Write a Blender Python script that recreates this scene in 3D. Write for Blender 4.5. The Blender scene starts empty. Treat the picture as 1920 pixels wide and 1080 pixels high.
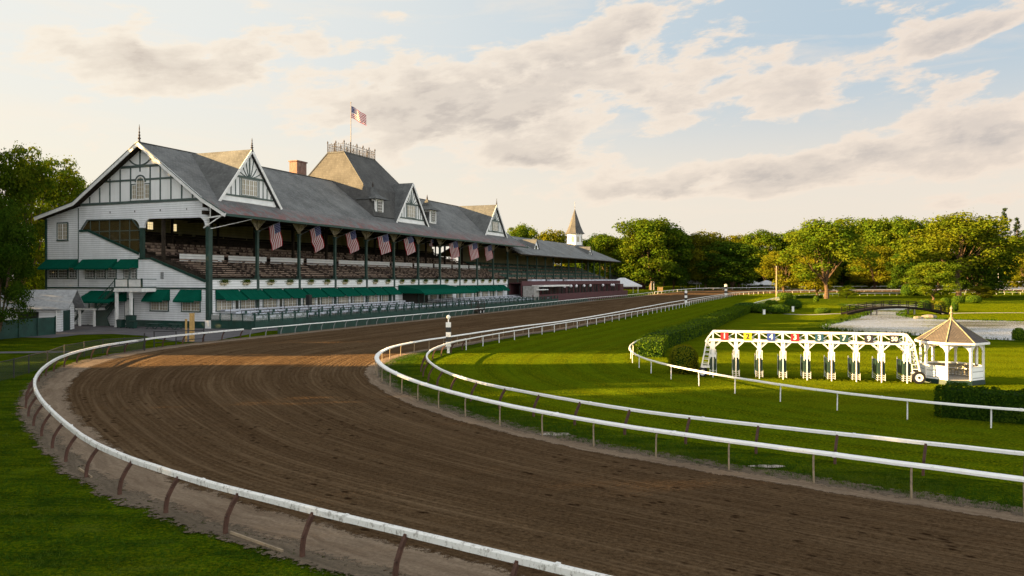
import bpy, math, random
from mathutils import Vector, Matrix
random.seed(7)
R=math.radians
sc=bpy.context.scene
col=sc.collection
# ------------------------------------------------------------------ materials
class NT:
    def __init__(s,tree): s.t=tree; s.L=tree.links
    def n(s,typ,ins=None,**kw):
        nd=s.t.nodes.new(typ)
        for k,v in kw.items(): setattr(nd,k,v)
        for k,v in (ins or {}).items(): s.set(nd.inputs[k],v)
        return nd
    def set(s,sock,v):
        if isinstance(v,bpy.types.NodeSocket): s.L.new(v,sock)
        elif isinstance(v,bpy.types.Node): s.L.new(v.outputs[0],sock)
        else:
            if sock.type=='RGBA' and len(v)==3: v=(*v,1)
            sock.default_value=v
    def m(s,op,a,b=0.0,c=0.0,clamp=False):
        nd=s.t.nodes.new('ShaderNodeMath'); nd.operation=op; nd.use_clamp=clamp
        s.set(nd.inputs[0],a); s.set(nd.inputs[1],b)
        if len(nd.inputs)>2: s.set(nd.inputs[2],c)
        return nd.outputs[0]
    def v(s,op,a,b=None,sc=None):
        nd=s.t.nodes.new('ShaderNodeVectorMath'); nd.operation=op
        s.set(nd.inputs[0],a)
        if b is not None: s.set(nd.inputs[1],b)
        if sc is not None: s.set(nd.inputs['Scale'],sc)
        return nd.outputs[0]
    def mix(s,f,a,b,blend='MIX'):
        nd=s.t.nodes.new('ShaderNodeMix'); nd.data_type='RGBA'; nd.blend_type=blend
        s.set(nd.inputs[0],f); s.set(nd.inputs[6],a); s.set(nd.inputs[7],b)
        return nd.outputs[2]
    def noise(s,vec,scale,detail=3,rough=.55,out='Fac',dist=0.0):
        nd=s.n('ShaderNodeTexNoise',{'Vector':vec,'Scale':scale,'Detail':detail,'Roughness':rough,'Distortion':dist})
        return nd.outputs[out]
    def map(s,val,a,b,c=0.0,d=1.0,smooth=False):
        nd=s.t.nodes.new('ShaderNodeMapRange'); nd.clamp=True
        if smooth: nd.interpolation_type='SMOOTHSTEP'
        for i,x in enumerate((val,a,b,c,d)): s.set(nd.inputs[i],x)
        return nd.outputs[0]
    def sep(s,vec):
        nd=s.n('ShaderNodeSeparateXYZ',{'Vector':vec}); return nd.outputs
    def comb(s,x,y,z=0.0):
        return s.n('ShaderNodeCombineXYZ',{'X':x,'Y':y,'Z':z}).outputs[0]
    def bump(s,h,strength=.4,dist=.02,nrm=None):
        ins={'Height':h,'Strength':strength,'Distance':dist}
        if nrm is not None: ins['Normal']=nrm
        return s.n('ShaderNodeBump',ins).outputs[0]
MATS={}
def mat(name,fn):
    m=bpy.data.materials.new(name); m.use_nodes=True
    nt=NT(m.node_tree); b=m.node_tree.nodes['Principled BSDF']
    tc=nt.n('ShaderNodeTexCoord'); geo=nt.n('ShaderNodeNewGeometry')
    env={'obj':tc.outputs['Object'],'uv':tc.outputs['UV'],'pos':geo.outputs['Position'],'nrm':geo.outputs['Normal'],
         'rnd':nt.n('ShaderNodeObjectInfo').outputs['Random'],'out':m.node_tree.nodes['Material Output']}
    fn(nt,b,env); MATS[name]=m; return m
def P(nt,b,color=None,rough=None,normal=None,metal=None,spec=None):
    if color is not None: nt.set(b.inputs['Base Color'],color)
    if rough is not None: nt.set(b.inputs['Roughness'],rough)
    if normal is not None: nt.set(b.inputs['Normal'],normal)
    if metal is not None: nt.set(b.inputs['Metallic'],metal)
    if spec is not None: nt.set(b.inputs['Specular IOR Level'],spec)
def simple(name,c,rough=.7,var=.18,scale=1.5,metal=0.0,bump=0.15,dirt=(.5,.45,.4)):
    def f(nt,b,e):
        n=nt.noise(e['obj'],scale,5,.6); n2=nt.noise(e['obj'],scale*11,3,.6)
        k=nt.m('ADD',nt.m('MULTIPLY',n,.65),nt.m('MULTIPLY',n2,.35))
        f1=nt.map(k,.35,.65,0,1)
        lo=[x*(1-var)*(1-(1-d)*var) for x,d in zip(c,dirt)]; hi=[min(1,x*(1+var*.6)) for x in c]
        P(nt,b,nt.mix(f1,lo,hi),rough,nt.bump(n2,bump,.02),metal,spec=.5 if rough<.62 else (.2 if rough<.8 else .03))
    return mat(name,f)
def clap(name,c,pitch=.2,stain=.5,peel=(.30,.26,.20)):
    def f(nt,b,e):
        x,y,z=nt.sep(e['uv'])
        fr=nt.m('FRACT',nt.m('DIVIDE',y,pitch))
        gap=nt.map(fr,.0,.22,1,0)
        st=nt.noise(nt.v('MULTIPLY',e['uv'],(.35,.09,1)),1.6,6,.65)
        rows=nt.noise(nt.comb(nt.m('MULTIPLY',x,.12),nt.m('FLOOR',nt.m('DIVIDE',y,pitch))),4,3,.6)
        sp=nt.noise(nt.v('MULTIPLY',e['uv'],(1.6,2.6,1)),2.2,7,.75)
        pe=nt.map(sp,.62,.70,0,1)
        col1=nt.mix(nt.map(st,.38,.68,0,stain),c,[q*.62 for q in c])
        col1=nt.mix(nt.map(rows,.4,.7,0,.22),col1,[q*.66 for q in c])
        col1=nt.mix(nt.m('MULTIPLY',pe,.65),col1,peel)
        col1=nt.mix(nt.m('MULTIPLY',gap,.8),col1,(.09,.09,.09))
        P(nt,b,col1,.75,nt.bump(nt.m('ADD',fr,nt.m('MULTIPLY',sp,.3)),.6,.03))
    return mat(name,f)
def shingle(name,c1,c2,rust=False,row=.34,w=.5,mortar=(.03,.03,.03)):
    def f(nt,b,e):
        br=nt.n('ShaderNodeTexBrick',{'Vector':e['uv'],'Color1':(*c1,1),'Color2':(*c2,1),'Mortar':(*mortar,1),'Scale':1.0,'Mortar Size':.022,'Mortar Smooth':.3,'Bias':0.0,'Brick Width':w,'Row Height':row})
        x,y,z=nt.sep(e['uv'])
        big=nt.noise(e['uv'],.22,5,.6); med=nt.noise(nt.v('MULTIPLY',e['uv'],(1.4,.45,1)),1.3,6,.7)
        c=nt.mix(nt.map(med,.38,.66,0,.62),br.outputs[0],[q*.5 for q in c1])
        c=nt.mix(nt.map(big,.4,.7,0,.38),c,[min(1,q*1.7) for q in c2])
        # lifted and dark slipped tiles
        sl=nt.noise(nt.v('MULTIPLY',e['uv'],(.55,1.5,1)),1.1,5,.7)
        c=nt.mix(nt.map(sl,.665,.69,0,.7),c,[q*.3 for q in c1])
        if rust:
            ox,oy,oz=nt.sep(e['obj'])
            lim=nt.m('ADD',oz,nt.m('MULTIPLY',nt.m('SUBTRACT',med,.5),4.2))
            tile=nt.n('ShaderNodeTexVoronoi',{'Vector':nt.v('MULTIPLY',e['uv'],(2.0,1.2,1)),'Scale':1.0}).outputs['Color']
            tr=nt.sep(tile)[0]
            fac=nt.m('MULTIPLY',nt.map(lim,16.6,18.6,.9,0),nt.map(tr,.42,.6,.0,.85))
            c=nt.mix(fac,c,(.17,.058,.052))
        P(nt,b,c,.82,nt.bump(nt.m('ADD',br.outputs[1],nt.m('MULTIPLY',med,-1.0)),.55,-.03))
    return mat(name,f)
def grassmat(name,kind):
    def f(nt,b,e):
        pos=e['pos']
        big=nt.noise(pos,.07,4,.6); med=nt.noise(pos,.7,5,.65); fine=nt.noise(pos,9,4,.7)
        dark=(.017,.048,.002); mid=(.052,.112,.004); light=((.24,.24,.004) if kind=='rough' else (.36,.36,.004))
        c=nt.mix(nt.map(med,.35,.7,0,1),dark,mid)
        c=nt.mix(nt.map(fine,.42,.70,0,.55 if kind=='rough' else .72),c,light)
        c=nt.mix(nt.map(big,.45,.7,0,.3),c,(.17,.18,.006))
        if kind=='turf':
            x,y,z=nt.sep(e['uv'])
            w=nt.noise(pos,.12,2,.5)
            st=nt.m('SINE',nt.m('MULTIPLY',nt.m('ADD',y,nt.m('MULTIPLY',w,.06)),6.2832*5.5))
            c=nt.mix(nt.map(st,-.6,.6,0,.30),c,(.14,.215,.005))
            wv=nt.noise(nt.comb(nt.m('MULTIPLY',x,.04),nt.m('MULTIPLY',y,46)),1,3,.6)
            c=nt.mix(nt.map(wv,.5,.72,0,.4),c,(.022,.062,.005))
        elif kind=='infield':
            x,y,z=nt.sep(pos)
            w=nt.noise(pos,.05,2,.5)
            st=nt.m('SINE',nt.m('MULTIPLY',nt.m('ADD',nt.m('ADD',nt.m('MULTIPLY',x,.35),y),nt.m('MULTIPLY',w,6)),6.2832/5.6))
            c=nt.mix(nt.map(st,-.4,.4,0,.35),c,(.15,.20,.005))
        else:
            lng=nt.noise(nt.v('MULTIPLY',pos,(.35,1.1,1)),.9,4,.65)
            c=nt.mix(nt.map(lng,.46,.66,0,.75),c,(.013,.038,.004))
            c=nt.mix(nt.map(lng,.32,.44,.35,0),c,(.12,.15,.02))
        vx=nt.n('ShaderNodeTexNoise',{'Vector':pos,'Scale':14.0,'Detail':3.0,'Roughness':.8}).outputs['Color']
        v=nt.v('SUBTRACT',vx,(.5,.5,.5)); v=nt.v('MULTIPLY',v,(5.5,5.5,.3)); v=nt.v('ADD',v,(0,0,.24))
        v=nt.v('NORMALIZE',v)
        nb=nt.bump(nt.m('ADD',nt.m('MULTIPLY',med,1.2),fine),.9,.09,v)
        P(nt,b,c,1.0,nb,spec=0.0)
    return mat(name,f)
def dirtmat():
    def f(nt,b,e):
        pos=e['pos']; x,y,z=nt.sep(e['uv'])     # x metres along, y metres across
        wob=nt.noise(nt.comb(nt.m('MULTIPLY',x,.03),nt.m('MULTIPLY',y,.12)),1,2,.5)
        yy=nt.m('ADD',y,nt.m('MULTIPLY',wob,1.3))
        g1=nt.m('SINE',nt.m('MULTIPLY',yy,6.2832/.23))
        g2=nt.noise(nt.comb(nt.m('MULTIPLY',x,.07),nt.m('MULTIPLY',yy,3.4)),1,4,.7)
        g3=nt.noise(nt.comb(nt.m('MULTIPLY',x,.03),nt.m('MULTIPLY',yy,.65)),1,3,.6)
        clod=nt.noise(pos,7,6,.78); med=nt.noise(pos,1.1,5,.7); big=nt.noise(pos,.09,3,.5)
        # hoof prints trodden along the bend
        vo=nt.n('ShaderNodeTexVoronoi',{'Vector':nt.comb(nt.m('MULTIPLY',x,1.5),nt.m('MULTIPLY',y,2.6)),'Scale':1.0,'Randomness':1.0})
        band=nt.map(nt.noise(nt.comb(nt.m('MULTIPLY',x,.05),nt.m('MULTIPLY',y,.4)),1,3,.6),.46,.56,0,1)
        pr=nt.m('MULTIPLY',nt.map(vo.outputs['Distance'],.12,.30,1,0),nt.m('MULTIPLY',band,nt.map(nt.sep(vo.outputs['Color'])[0],.35,.4,0,1)))
        base=nt.mix(nt.map(clod,.36,.66),(.048,.030,.0155),(.136,.089,.050))
        base=nt.mix(nt.map(med,.45,.75,0,.45),base,(.135,.083,.042))
        base=nt.mix(nt.map(g2,.48,.66,0,.6),base,(.185,.126,.074))
        base=nt.mix(nt.map(g3,.42,.66,0,.45),base,(.045,.026,.013))
        base=nt.mix(nt.m('MULTIPLY',nt.map(g1,-.2,1,0,1),.26),base,(.045,.022,.01))
        base=nt.mix(nt.m('MULTIPLY',pr,.9),base,(.020,.010,.005))
        h=nt.m('ADD',nt.m('MULTIPLY',g1,.33),nt.m('ADD',nt.m('MULTIPLY',clod,1.7),nt.m('ADD',nt.m('MULTIPLY',g2,1.4),nt.m('MULTIPLY',pr,-2.2))))
        h=nt.m('ADD',h,nt.m('MULTIPLY',med,1.5))
        vx=nt.n('ShaderNodeTexNoise',{'Vector':pos,'Scale':11.0,'Detail':4.0,'Roughness':.8}).outputs['Color']
        v=nt.v('NORMALIZE',nt.v('ADD',nt.v('MULTIPLY',nt.v('SUBTRACT',vx,(.5,.5,.5)),(4.5,4.5,.3)),(0,0,.75)))
        P(nt,b,base,1.0,nt.bump(h,.85,.05,v),spec=0.0)
    return mat('dirt',f)
def sandmat(name,a,c2,grassy=0.0):
    def f(nt,b,e):
        pos=e['pos']; x,y,z=nt.sep(e['uv'])
        n1=nt.noise(nt.comb(nt.m('MULTIPLY',x,.25),nt.m('MULTIPLY',y,5.2)),1,5,.7); n2=nt.noise(pos,11,5,.7); n3=nt.noise(pos,.8,4,.6)
        c=nt.mix(nt.map(n1,.38,.62),a,c2)
        c=nt.mix(nt.map(n2,.4,.7,0,.55),c,[q*.45 for q in a])
        c=nt.mix(nt.map(n3,.5,.75,0,.5),c,[q*.6 for q in c2])
        P(nt,b,c,.95,nt.bump(nt.m('ADD',nt.m('MULTIPLY',n1,1.6),n2),.9,.06),spec=.15)
        ed=nt.m('MINIMUM',y,nt.m('SUBTRACT',1.0,y)); r1=nt.noise(pos,1.3,5,.7); r2=nt.noise(pos,6,4,.7)
        rag=nt.m('ADD',nt.m('MULTIPLY',nt.m('SUBTRACT',r1,.5),1.1 if grassy else .5),nt.m('MULTIPLY',nt.m('SUBTRACT',r2,.5),1.3 if grassy else .5))
        al=nt.map(nt.m('ADD',nt.m('MULTIPLY',ed,1.0),rag),.10 if grassy else .02,.24 if grassy else .12,0,1)
        tp=nt.n('ShaderNodeBsdfTransparent'); ms=nt.n('ShaderNodeMixShader',{0:al,1:tp.outputs[0],2:b.outputs[0]}); nt.L.new(ms.outputs[0],e['out'].inputs[0])
    return mat(name,f)
def leafmat(name,c1,c2,c3,trans=.35):
    def f(nt,b,e):
        geo=nt.n('ShaderNodeNewGeometry')
        big=nt.noise(e['obj'],.28,3,.6); fine=nt.noise(e['obj'],2.3,3,.6)
        isl=geo.outputs['Random Per Island']
        c=nt.mix(isl,c1,c2)
        c=nt.mix(nt.map(big,.48,.68,0,.8),c,c3)
        c=nt.mix(nt.map(e['rnd'],0,1,0,.45),c,[q*.55 for q in c1])
        P(nt,b,c,.9,spec=0.0)
        tr=nt.n('ShaderNodeBsdfTranslucent',{'Color':nt.mix(1.0,c,(1.0,.88,.28),'MULTIPLY')})
        ms=nt.n('ShaderNodeMixShader',{0:trans,1:b.outputs[0],2:tr.outputs[0]})
        nt.L.new(ms.outputs[0],e['out'].inputs[0])
    return mat(name,f)
clap('white_clapboard',(.85,.87,.89),.32,.38)
clap('smooth_white_boards',(.84,.85,.84),pitch=.42,stain=.35)
clap('white_vertical_board',(.83,.84,.83),pitch=50,stain=.4)
clap('maroon_boards',(.085,.018,.022),pitch=.25,stain=.6,peel=(.16,.06,.05))
clap('dark_back_boards',(.30,.27,.17),pitch=.5,stain=.8)
shingle('roof_shingle',(.092,.096,.096),(.155,.158,.155),True)
shingle('far_roof_shingle',(.10,.105,.105),(.165,.17,.168))
shingle('tower_shingle',(.050,.049,.047),(.080,.078,.073),False,.4,.55)
shingle('dormer_shingle',(.056,.059,.058),(.10,.103,.10))
shingle('gazebo_shingle',(.070,.054,.043),(.108,.086,.068),False,.13,.2)
shingle('brick',(.13,.04,.026),(.19,.062,.038),False,.12,.3,mortar=(.3,.26,.22))
simple('dark_green_paint',(.012,.052,.040),.45,.35,1.2)
simple('trim_green',(.075,.108,.098),.6,.25)
simple('column_green',(.024,.058,.046),.5,.35,1.5)
simple('white_paint',(.78,.78,.76),.5,.14,1.8)
simple('tan_lattice',(.48,.42,.28),.7,.4,3)
simple('rust_metal',(.060,.048,.040),.7,.4,4)
simple('bridge_stain',(.016,.014,.013),.8,.3)
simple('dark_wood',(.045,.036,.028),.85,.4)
simple('table_cloth',(.58,.61,.68),.8,.08)
simple('canvas_green',(.002,.074,.046),.85,.12,.9,dirt=(.9,.9,.9))
simple('asphalt',(.125,.118,.122),.9,.25,.5)
simple('path_stone',(.30,.29,.27),.9,.2,.8)
simple('black_rubber',(.012,.012,.013),.7,.3)
simple('steel_grey',(.33,.34,.35),.5,.25,2,.3)
simple('post_brown',(.082,.042,.030),.7,.45,6)
simple('post_tan',(.30,.235,.155),.7,.35,5)
simple('yellow_wood',(.50,.32,.12),.7,.25,4)
simple('concrete',(.36,.35,.33),.85,.25,1.5)
simple('dark_roof_tile',(.05,.05,.052),.8,.3)
simple('tent_canvas',(.50,.51,.54),.7,.08)
simple('stone_rock',(.22,.20,.17),.9,.4,2)
simple('bark',(.11,.075,.048),.9,.45,2.5,bump=.8)
simple('hedge_core',(.014,.036,.004),.95,.4,2)
simple('seat_green',(.02,.075,.06),.6,.4,2)
simple('pad_green',(.008,.030,.022),.5,.3)
simple('black_paint',(.012,.012,.012),.5,.2)
simple('lamp_white',(.75,.75,.78),.4,.05)
def f_bench(nt,b,e):
    x,y,z=nt.sep(e['obj'])
    cell=nt.n('ShaderNodeTexVoronoi',{'Vector':nt.comb(nt.m('MULTIPLY',x,1.7),nt.m('MULTIPLY',y,.4),nt.m('MULTIPLY',z,.4)),'Scale':1.0})
    k=nt.sep(cell.outputs['Color'])[0]
    c=nt.mix(nt.map(k,.2,.55),(.045,.024,.018),(.25,.18,.135))
    P(nt,b,c,.75)
mat('bench_wood',f_bench)
def f_rail(chip):
    def f(nt,b,e):
        n=nt.noise(e['obj'],5,7,.72); n2=nt.noise(nt.v('MULTIPLY',e['obj'],(1,1,.3)),16,5,.75)
        m_=nt.map(nt.m('ADD',nt.m('MULTIPLY',n,.5),nt.m('MULTIPLY',n2,.5)),.56-chip*.04,.64-chip*.02)
        c=nt.mix(m_,(.80,.80,.77) if chip<0 else (.72,.72,.69),(.26,.25,.21) if chip<0 else (.17,.155,.13))
        c=nt.mix(nt.map(n,.45,.7,0,.22),c,(.55,.53,.46))
        P(nt,b,c,.55,nt.bump(m_,.5,-.01))
    return f
mat('weathered_white_rail',f_rail(1.0)); mat('clean_white_rail',f_rail(-.6))
def f_glass(nt,b,e):
    n=nt.noise(e['obj'],1.3,2)
    P(nt,b,nt.mix(n,(.02,.025,.03),(.10,.10,.08)),.12,spec=.7)
mat('dark_glass',f_glass)
def f_curt(nt,b,e):
    x,y,z=nt.sep(e['uv'])
    w=nt.m('SINE',nt.m('MULTIPLY',x,38)); n=nt.noise(e['obj'],2,3)
    P(nt,b,nt.mix(nt.map(nt.m('ADD',w,n),-.5,1.5,0,1),(.20,.17,.11),(.46,.41,.30)),.35,spec=.6)
mat('curtain_glass',f_curt)
def f_amber(nt,b,e):
    P(nt,b,(.12,.09,.035),.15,spec=.6)
    tr=nt.n('ShaderNodeBsdfTransparent',{'Color':(.55,.48,.25,1)})
    ms=nt.n('ShaderNodeMixShader',{0:.55,1:b.outputs[0],2:tr.outputs[0]}); nt.L.new(ms.outputs[0],e['out'].inputs[0])
mat('tinted_glass',f_amber)
def f_glow(nt,b,e):
    P(nt,b,(.8,.7,.5),.4)
    tr=nt.n('ShaderNodeBsdfTranslucent',{'Color':(.95,.85,.6,1)}); tp=nt.n('ShaderNodeBsdfTransparent',{'Color':(.9,.8,.6,1)})
    m1=nt.n('ShaderNodeMixShader',{0:.5,1:tr.outputs[0],2:tp.outputs[0]}); nt.L.new(m1.outputs[0],e['out'].inputs[0])
mat('sunlit_window_glass',f_glow)
def f_mesh(nt,b,e):   # chain link / windscreen mesh
    P(nt,b,(.02,.025,.022),.8)
    tp=nt.n('ShaderNodeBsdfTransparent')
    x,y,z=nt.sep(e['uv'])
    a=nt.m('ABSOLUTE',nt.m('SINE',nt.m('MULTIPLY',nt.m('ADD',x,y),40))); c=nt.m('ABSOLUTE',nt.m('SINE',nt.m('MULTIPLY',nt.m('SUBTRACT',x,y),40)))
    f=nt.map(nt.m('MINIMUM',a,c),.25,.35,1,0)
    ms=nt.n('ShaderNodeMixShader',{0:nt.m('MAXIMUM',f,.12),1:tp.outputs[0],2:b.outputs[0]}); nt.L.new(ms.outputs[0],e['out'].inputs[0])
mat('chain_link',f_mesh)
def f_lat(nt,b,e):
    P(nt,b,(.55,.58,.56),.7)
    tp=nt.n('ShaderNodeBsdfTransparent'); x,y,z=nt.sep(e['uv'])
    a=nt.m('ABSOLUTE',nt.m('SINE',nt.m('MULTIPLY',nt.m('ADD',x,y),14))); c=nt.m('ABSOLUTE',nt.m('SINE',nt.m('MULTIPLY',nt.m('SUBTRACT',x,y),14)))
    f=nt.map(nt.m('MINIMUM',a,c),.25,.35,1,0)
    ms=nt.n('ShaderNodeMixShader',{0:f,1:tp.outputs[0],2:b.outputs[0]}); nt.L.new(ms.outputs[0],e['out'].inputs[0])
mat('white_lattice',f_lat)
def f_water(nt,b,e):
    n=nt.n('ShaderNodeTexNoise',{'Vector':nt.v('MULTIPLY',e['pos'],(1.0,1.7,1)),'Scale':4.5,'Detail':3.0,'Roughness':.6}).outputs['Color']; n2=nt.noise(e['pos'],.05,3,.5)
    am=nt.map(nt.noise(nt.v('MULTIPLY',e['pos'],(.55,1.0,1)),.07,3,.5),.38,.60,.03,.8); v=nt.v('ADD',nt.v('SCALE',nt.v('ADD',nt.v('MULTIPLY',nt.v('SUBTRACT',n,(.5,.5,.5)),(.5,.95,0)),(0,-.11,0)),sc=am),(0,0,1)); v=nt.v('NORMALIZE',v)
    P(nt,b,(.03,.035,.03),nt.map(n2,.4,.65,.06,.2),v,spec=1.0)
    b.inputs['IOR'].default_value=2.0; b.inputs['Metallic'].default_value=.55; nt.set(b.inputs['Base Color'],(.38,.40,.42))
mat('pond_water',f_water)
def f_pud(nt,b,e): P(nt,b,(.05,.045,.035),.08,spec=1.0)
mat('puddle_water',f_pud)
def f_flag(nt,b,e):
    u,v,z=nt.sep(e['uv'])
    st=nt.m('MODULO',nt.m('FLOOR',nt.m('MULTIPLY',v,13)),2)
    stripe=nt.mix(nt.m('LESS_THAN',st,.5),(.80,.78,.76),(.45,.008,.018))
    can=nt.m('MULTIPLY',nt.m('LESS_THAN',u,.4),nt.m('GREATER_THAN',v,.4615))
    gu=nt.m('SUBTRACT',nt.m('FRACT',nt.m('MULTIPLY',u,6/.4)),.5); row=nt.m('MULTIPLY',nt.m('SUBTRACT',v,.4615),9/.5385)
    gv=nt.m('SUBTRACT',nt.m('FRACT',row),.5)
    d=nt.m('SQRT',nt.m('ADD',nt.m('MULTIPLY',gu,gu),nt.m('MULTIPLY',gv,gv)))
    cc=nt.mix(nt.m('LESS_THAN',d,.24),(.010,.014,.115),(.6,.6,.64))
    c=nt.mix(can,stripe,cc); P(nt,b,c,.8)
    tr=nt.n('ShaderNodeBsdfTranslucent',{'Color':c}); ms=nt.n('ShaderNodeMixShader',{0:.3,1:b.outputs[0],2:tr.outputs[0]}); nt.L.new(ms.outputs[0],e['out'].inputs[0])
mat('flag_cloth',f_flag)
for k in ('turf','infield','rough'): grassmat('grass_'+k,k)
dirtmat(); sandmat('verge_sand',(.155,.108,.070),(.26,.195,.135),.0); sandmat('verge_edge',(.10,.078,.052),(.175,.135,.095),1.0)
leafmat('leaf_green',(0.0407,0.0888,0.0059),(0.1110,0.1591,0.0104),(0.1591,0.1776,0.0118))
leafmat('leaf_gold',(0.0962,0.1221,0.0074),(0.1850,0.1813,0.0104),(0.2442,0.2072,0.0118))
leafmat('leaf_dark',(0.0178,0.0481,0.0044),(0.0481,0.0851,0.0074),(0.0740,0.1110,0.0089),.22)
leafmat('leaf_mid',(0.0629,0.1073,0.0067),(0.1406,0.1665,0.0104),(0.1850,0.1850,0.0118))
leafmat('leaf_hedge',(0.0444,0.0925,0.0059),(0.1073,0.1591,0.0104),(0.0888,0.1406,0.0074),.15)
leafmat('leaf_pine',(0.0104,0.0237,0.0074),(0.0259,0.0444,0.0104),(0.0333,0.0555,0.0104),.1)
leafmat('grass_blade',(.022,.062,.005),(.065,.125,.012),(.12,.15,.02),.3)
def solid(name,c): return simple(name,c,.5,.08)
# ------------------------------------------------------------------ mesh builder
class M:
    def __init__(s): s.v=[];s.f=[];s.m=[];s.uvs=None
    def add(s,vs,fs,m=0):
        o=len(s.v); s.v+= [tuple(p) for p in vs]
        for f in fs: s.f.append([o+i for i in f]); s.m.append(m)
        return s
    def box(s,x0,x1,y0,y1,z0,z1,m=0):
        if x0>x1:x0,x1=x1,x0
        if y0>y1:y0,y1=y1,y0
        if z0>z1:z0,z1=z1,z0
        v=[(x,y,z) for z in(z0,z1) for y in(y0,y1) for x in(x0,x1)]
        return s.add(v,[(0,2,3,1),(4,5,7,6),(0,1,5,4),(2,6,7,3),(0,4,6,2),(1,3,7,5)],m)
    def prism(s,poly,axis,a,b,m=0):
        # poly 2D extruded along axis ('x': poly=(y,z)), ('y': poly=(x,z)), ('z': poly=(x,y))
        def p3(p,t): return (t,p[0],p[1]) if axis=='x' else ((p[0],t,p[1]) if axis=='y' else (p[0],p[1],t))
        ar=sum(poly[i][0]*poly[(i+1)%len(poly)][1]-poly[(i+1)%len(poly)][0]*poly[i][1] for i in range(len(poly)))
        if ar<0: poly=poly[::-1]
        n=len(poly)
        if a>b:a,b=b,a
        v=[p3(p,a) for p in poly]+[p3(p,b) for p in poly]
        flip=(axis=='y')
        fs=[list(range(n))[::-1],list(range(n,2*n))]+[(i,(i+1)%n,n+(i+1)%n,n+i) for i in range(n)]
        if flip: fs=[list(f)[::-1] for f in fs]
        return s.add(v,fs,m)
    def beam(s,a,b,w,h=None,m=0,up=(0,0,1)):
        h=h or w; a=Vector(a);b=Vector(b); d=(b-a).normalized(); u=Vector(up)
        if abs(d.dot(u))>.98: u=Vector((1,0,0))
        x=d.cross(u).normalized(); y=x.cross(d).normalized()
        v=[]
        for p in(a,b):
            for i,j in((-1,-1),(1,-1),(1,1),(-1,1)): v.append(p+x*(i*w/2)+y*(j*h/2))
        return s.add(v,[(3,2,1,0),(4,5,6,7),(0,1,5,4),(1,2,6,5),(2,3,7,6),(3,0,4,7)],m)
    def tube(s,pts,rad,n=8,m=0,cap=True):
        pts=[Vector(p) for p in pts]
        if not hasattr(rad,'__len__'): rad=[rad]*len(pts)
        rings=[];o=len(s.v);x=None
        for i,p in enumerate(pts):
            d=(pts[min(i+1,len(pts)-1)]-pts[max(i-1,0)]).normalized()
            if x is None:
                r=Vector((0,0,1)) if abs(d.z)<.9 else Vector((1,0,0)); x=d.cross(r).normalized()
            else: x=(x-d*x.dot(d)).normalized()
            y=d.cross(x)
            for k in range(n):
                a=2*math.pi*k/n; s.v.append(tuple(p+x*(math.cos(a)*rad[i])+y*(math.sin(a)*rad[i])))
        for i in range(len(pts)-1):
            for k in range(n):
                s.f.append([o+i*n+k,o+i*n+(k+1)%n,o+(i+1)*n+(k+1)%n,o+(i+1)*n+k]); s.m.append(m)
        if cap:
            s.f.append([o+k for k in range(n)][::-1]);s.m.append(m)
            s.f.append([o+(len(pts)-1)*n+k for k in range(n)]);s.m.append(m)
        return s
    def lathe(s,prof,n=12,c=(0,0),m=0,phase=0):
        o=len(s.v)
        for r,z in prof:
            for k in range(n):
                a=2*math.pi*k/n+phase; s.v.append((c[0]+math.cos(a)*r,c[1]+math.sin(a)*r,z))
        for i in range(len(prof)-1):
            for k in range(n):
                s.f.append([o+i*n+k,o+i*n+(k+1)%n,o+(i+1)*n+(k+1)%n,o+(i+1)*n+k]);s.m.append(m)
        s.f.append([o+k for k in range(n)][::-1]);s.m.append(m)
        s.f.append([o+(len(prof)-1)*n+k for k in range(n)]);s.m.append(m)
        return s
    def build(s,name,mats,parent=None,smooth=False,loc=None,uv='auto'):
        me=bpy.data.meshes.new(name); me.from_pydata(s.v,[],s.f)
        if isinstance(mats,str): mats=[mats]
        for q in mats: me.materials.append(MATS[q])
        me.polygons.foreach_set('material_index',s.m)
        if smooth: me.polygons.foreach_set('use_smooth',[True]*len(s.f))
        if uv=='auto':
            me.update()
            ul=me.uv_layers.new(name='UVMap').data
            for p in me.polygons:
                n=p.normal
                if abs(n.z)>.999: t=Vector((1,0,0)); bb=Vector((0,1,0))
                else: t=Vector((0,0,1)).cross(n).normalized(); bb=n.cross(t)
                for li in p.loop_indices:
                    co=me.vertices[me.loops[li].vertex_index].co
                    ul[li].uv=(co.dot(t),co.dot(bb))
        elif uv is not None:
            ul=me.uv_layers.new(name='UVMap').data
            for p in me.polygons:
                for li in p.loop_indices: ul[li].uv=uv[me.loops[li].vertex_index]
        me.validate()
        o=bpy.data.objects.new(name,me); col.objects.link(o)
        if parent is not None: o.parent=parent
        if loc is not None: o.location=loc
        return o
def tag(o,label=None,cat=None,group=None,kind=None):
    if label: o['label']=label
    if cat: o['category']=cat
    if group: o['group']=group
    if kind: o['kind']=kind
    return o
def empty(name,loc,rz=0,label=None,cat=None,group=None):
    o=bpy.data.objects.new(name,None); o.empty_display_size=.5; col.objects.link(o)
    o.location=loc; o.rotation_euler=(0,0,rz); return tag(o,label,cat,group)
def kids(o): return KID.get(o.name,[])
def copy_tree(o,label=None):
    ch=list(o.children)
    def rec(a,par):
        c=a.copy(); col.objects.link(c)
        if par is not None: c.parent=par
        for k in list(a.children): rec(k,c)
        return c
    c=rec(o,None)
    if label: c['label']=label
    return c
def ss(x): x=max(0,min(1,x)); return x*x*(3-2*x)
def gz(x,y=None): return 3.0*ss((x-285)/195)    # called with y only: the ground rises gently at the far end
def G(x,y): return (x,y,gz(y))
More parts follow.
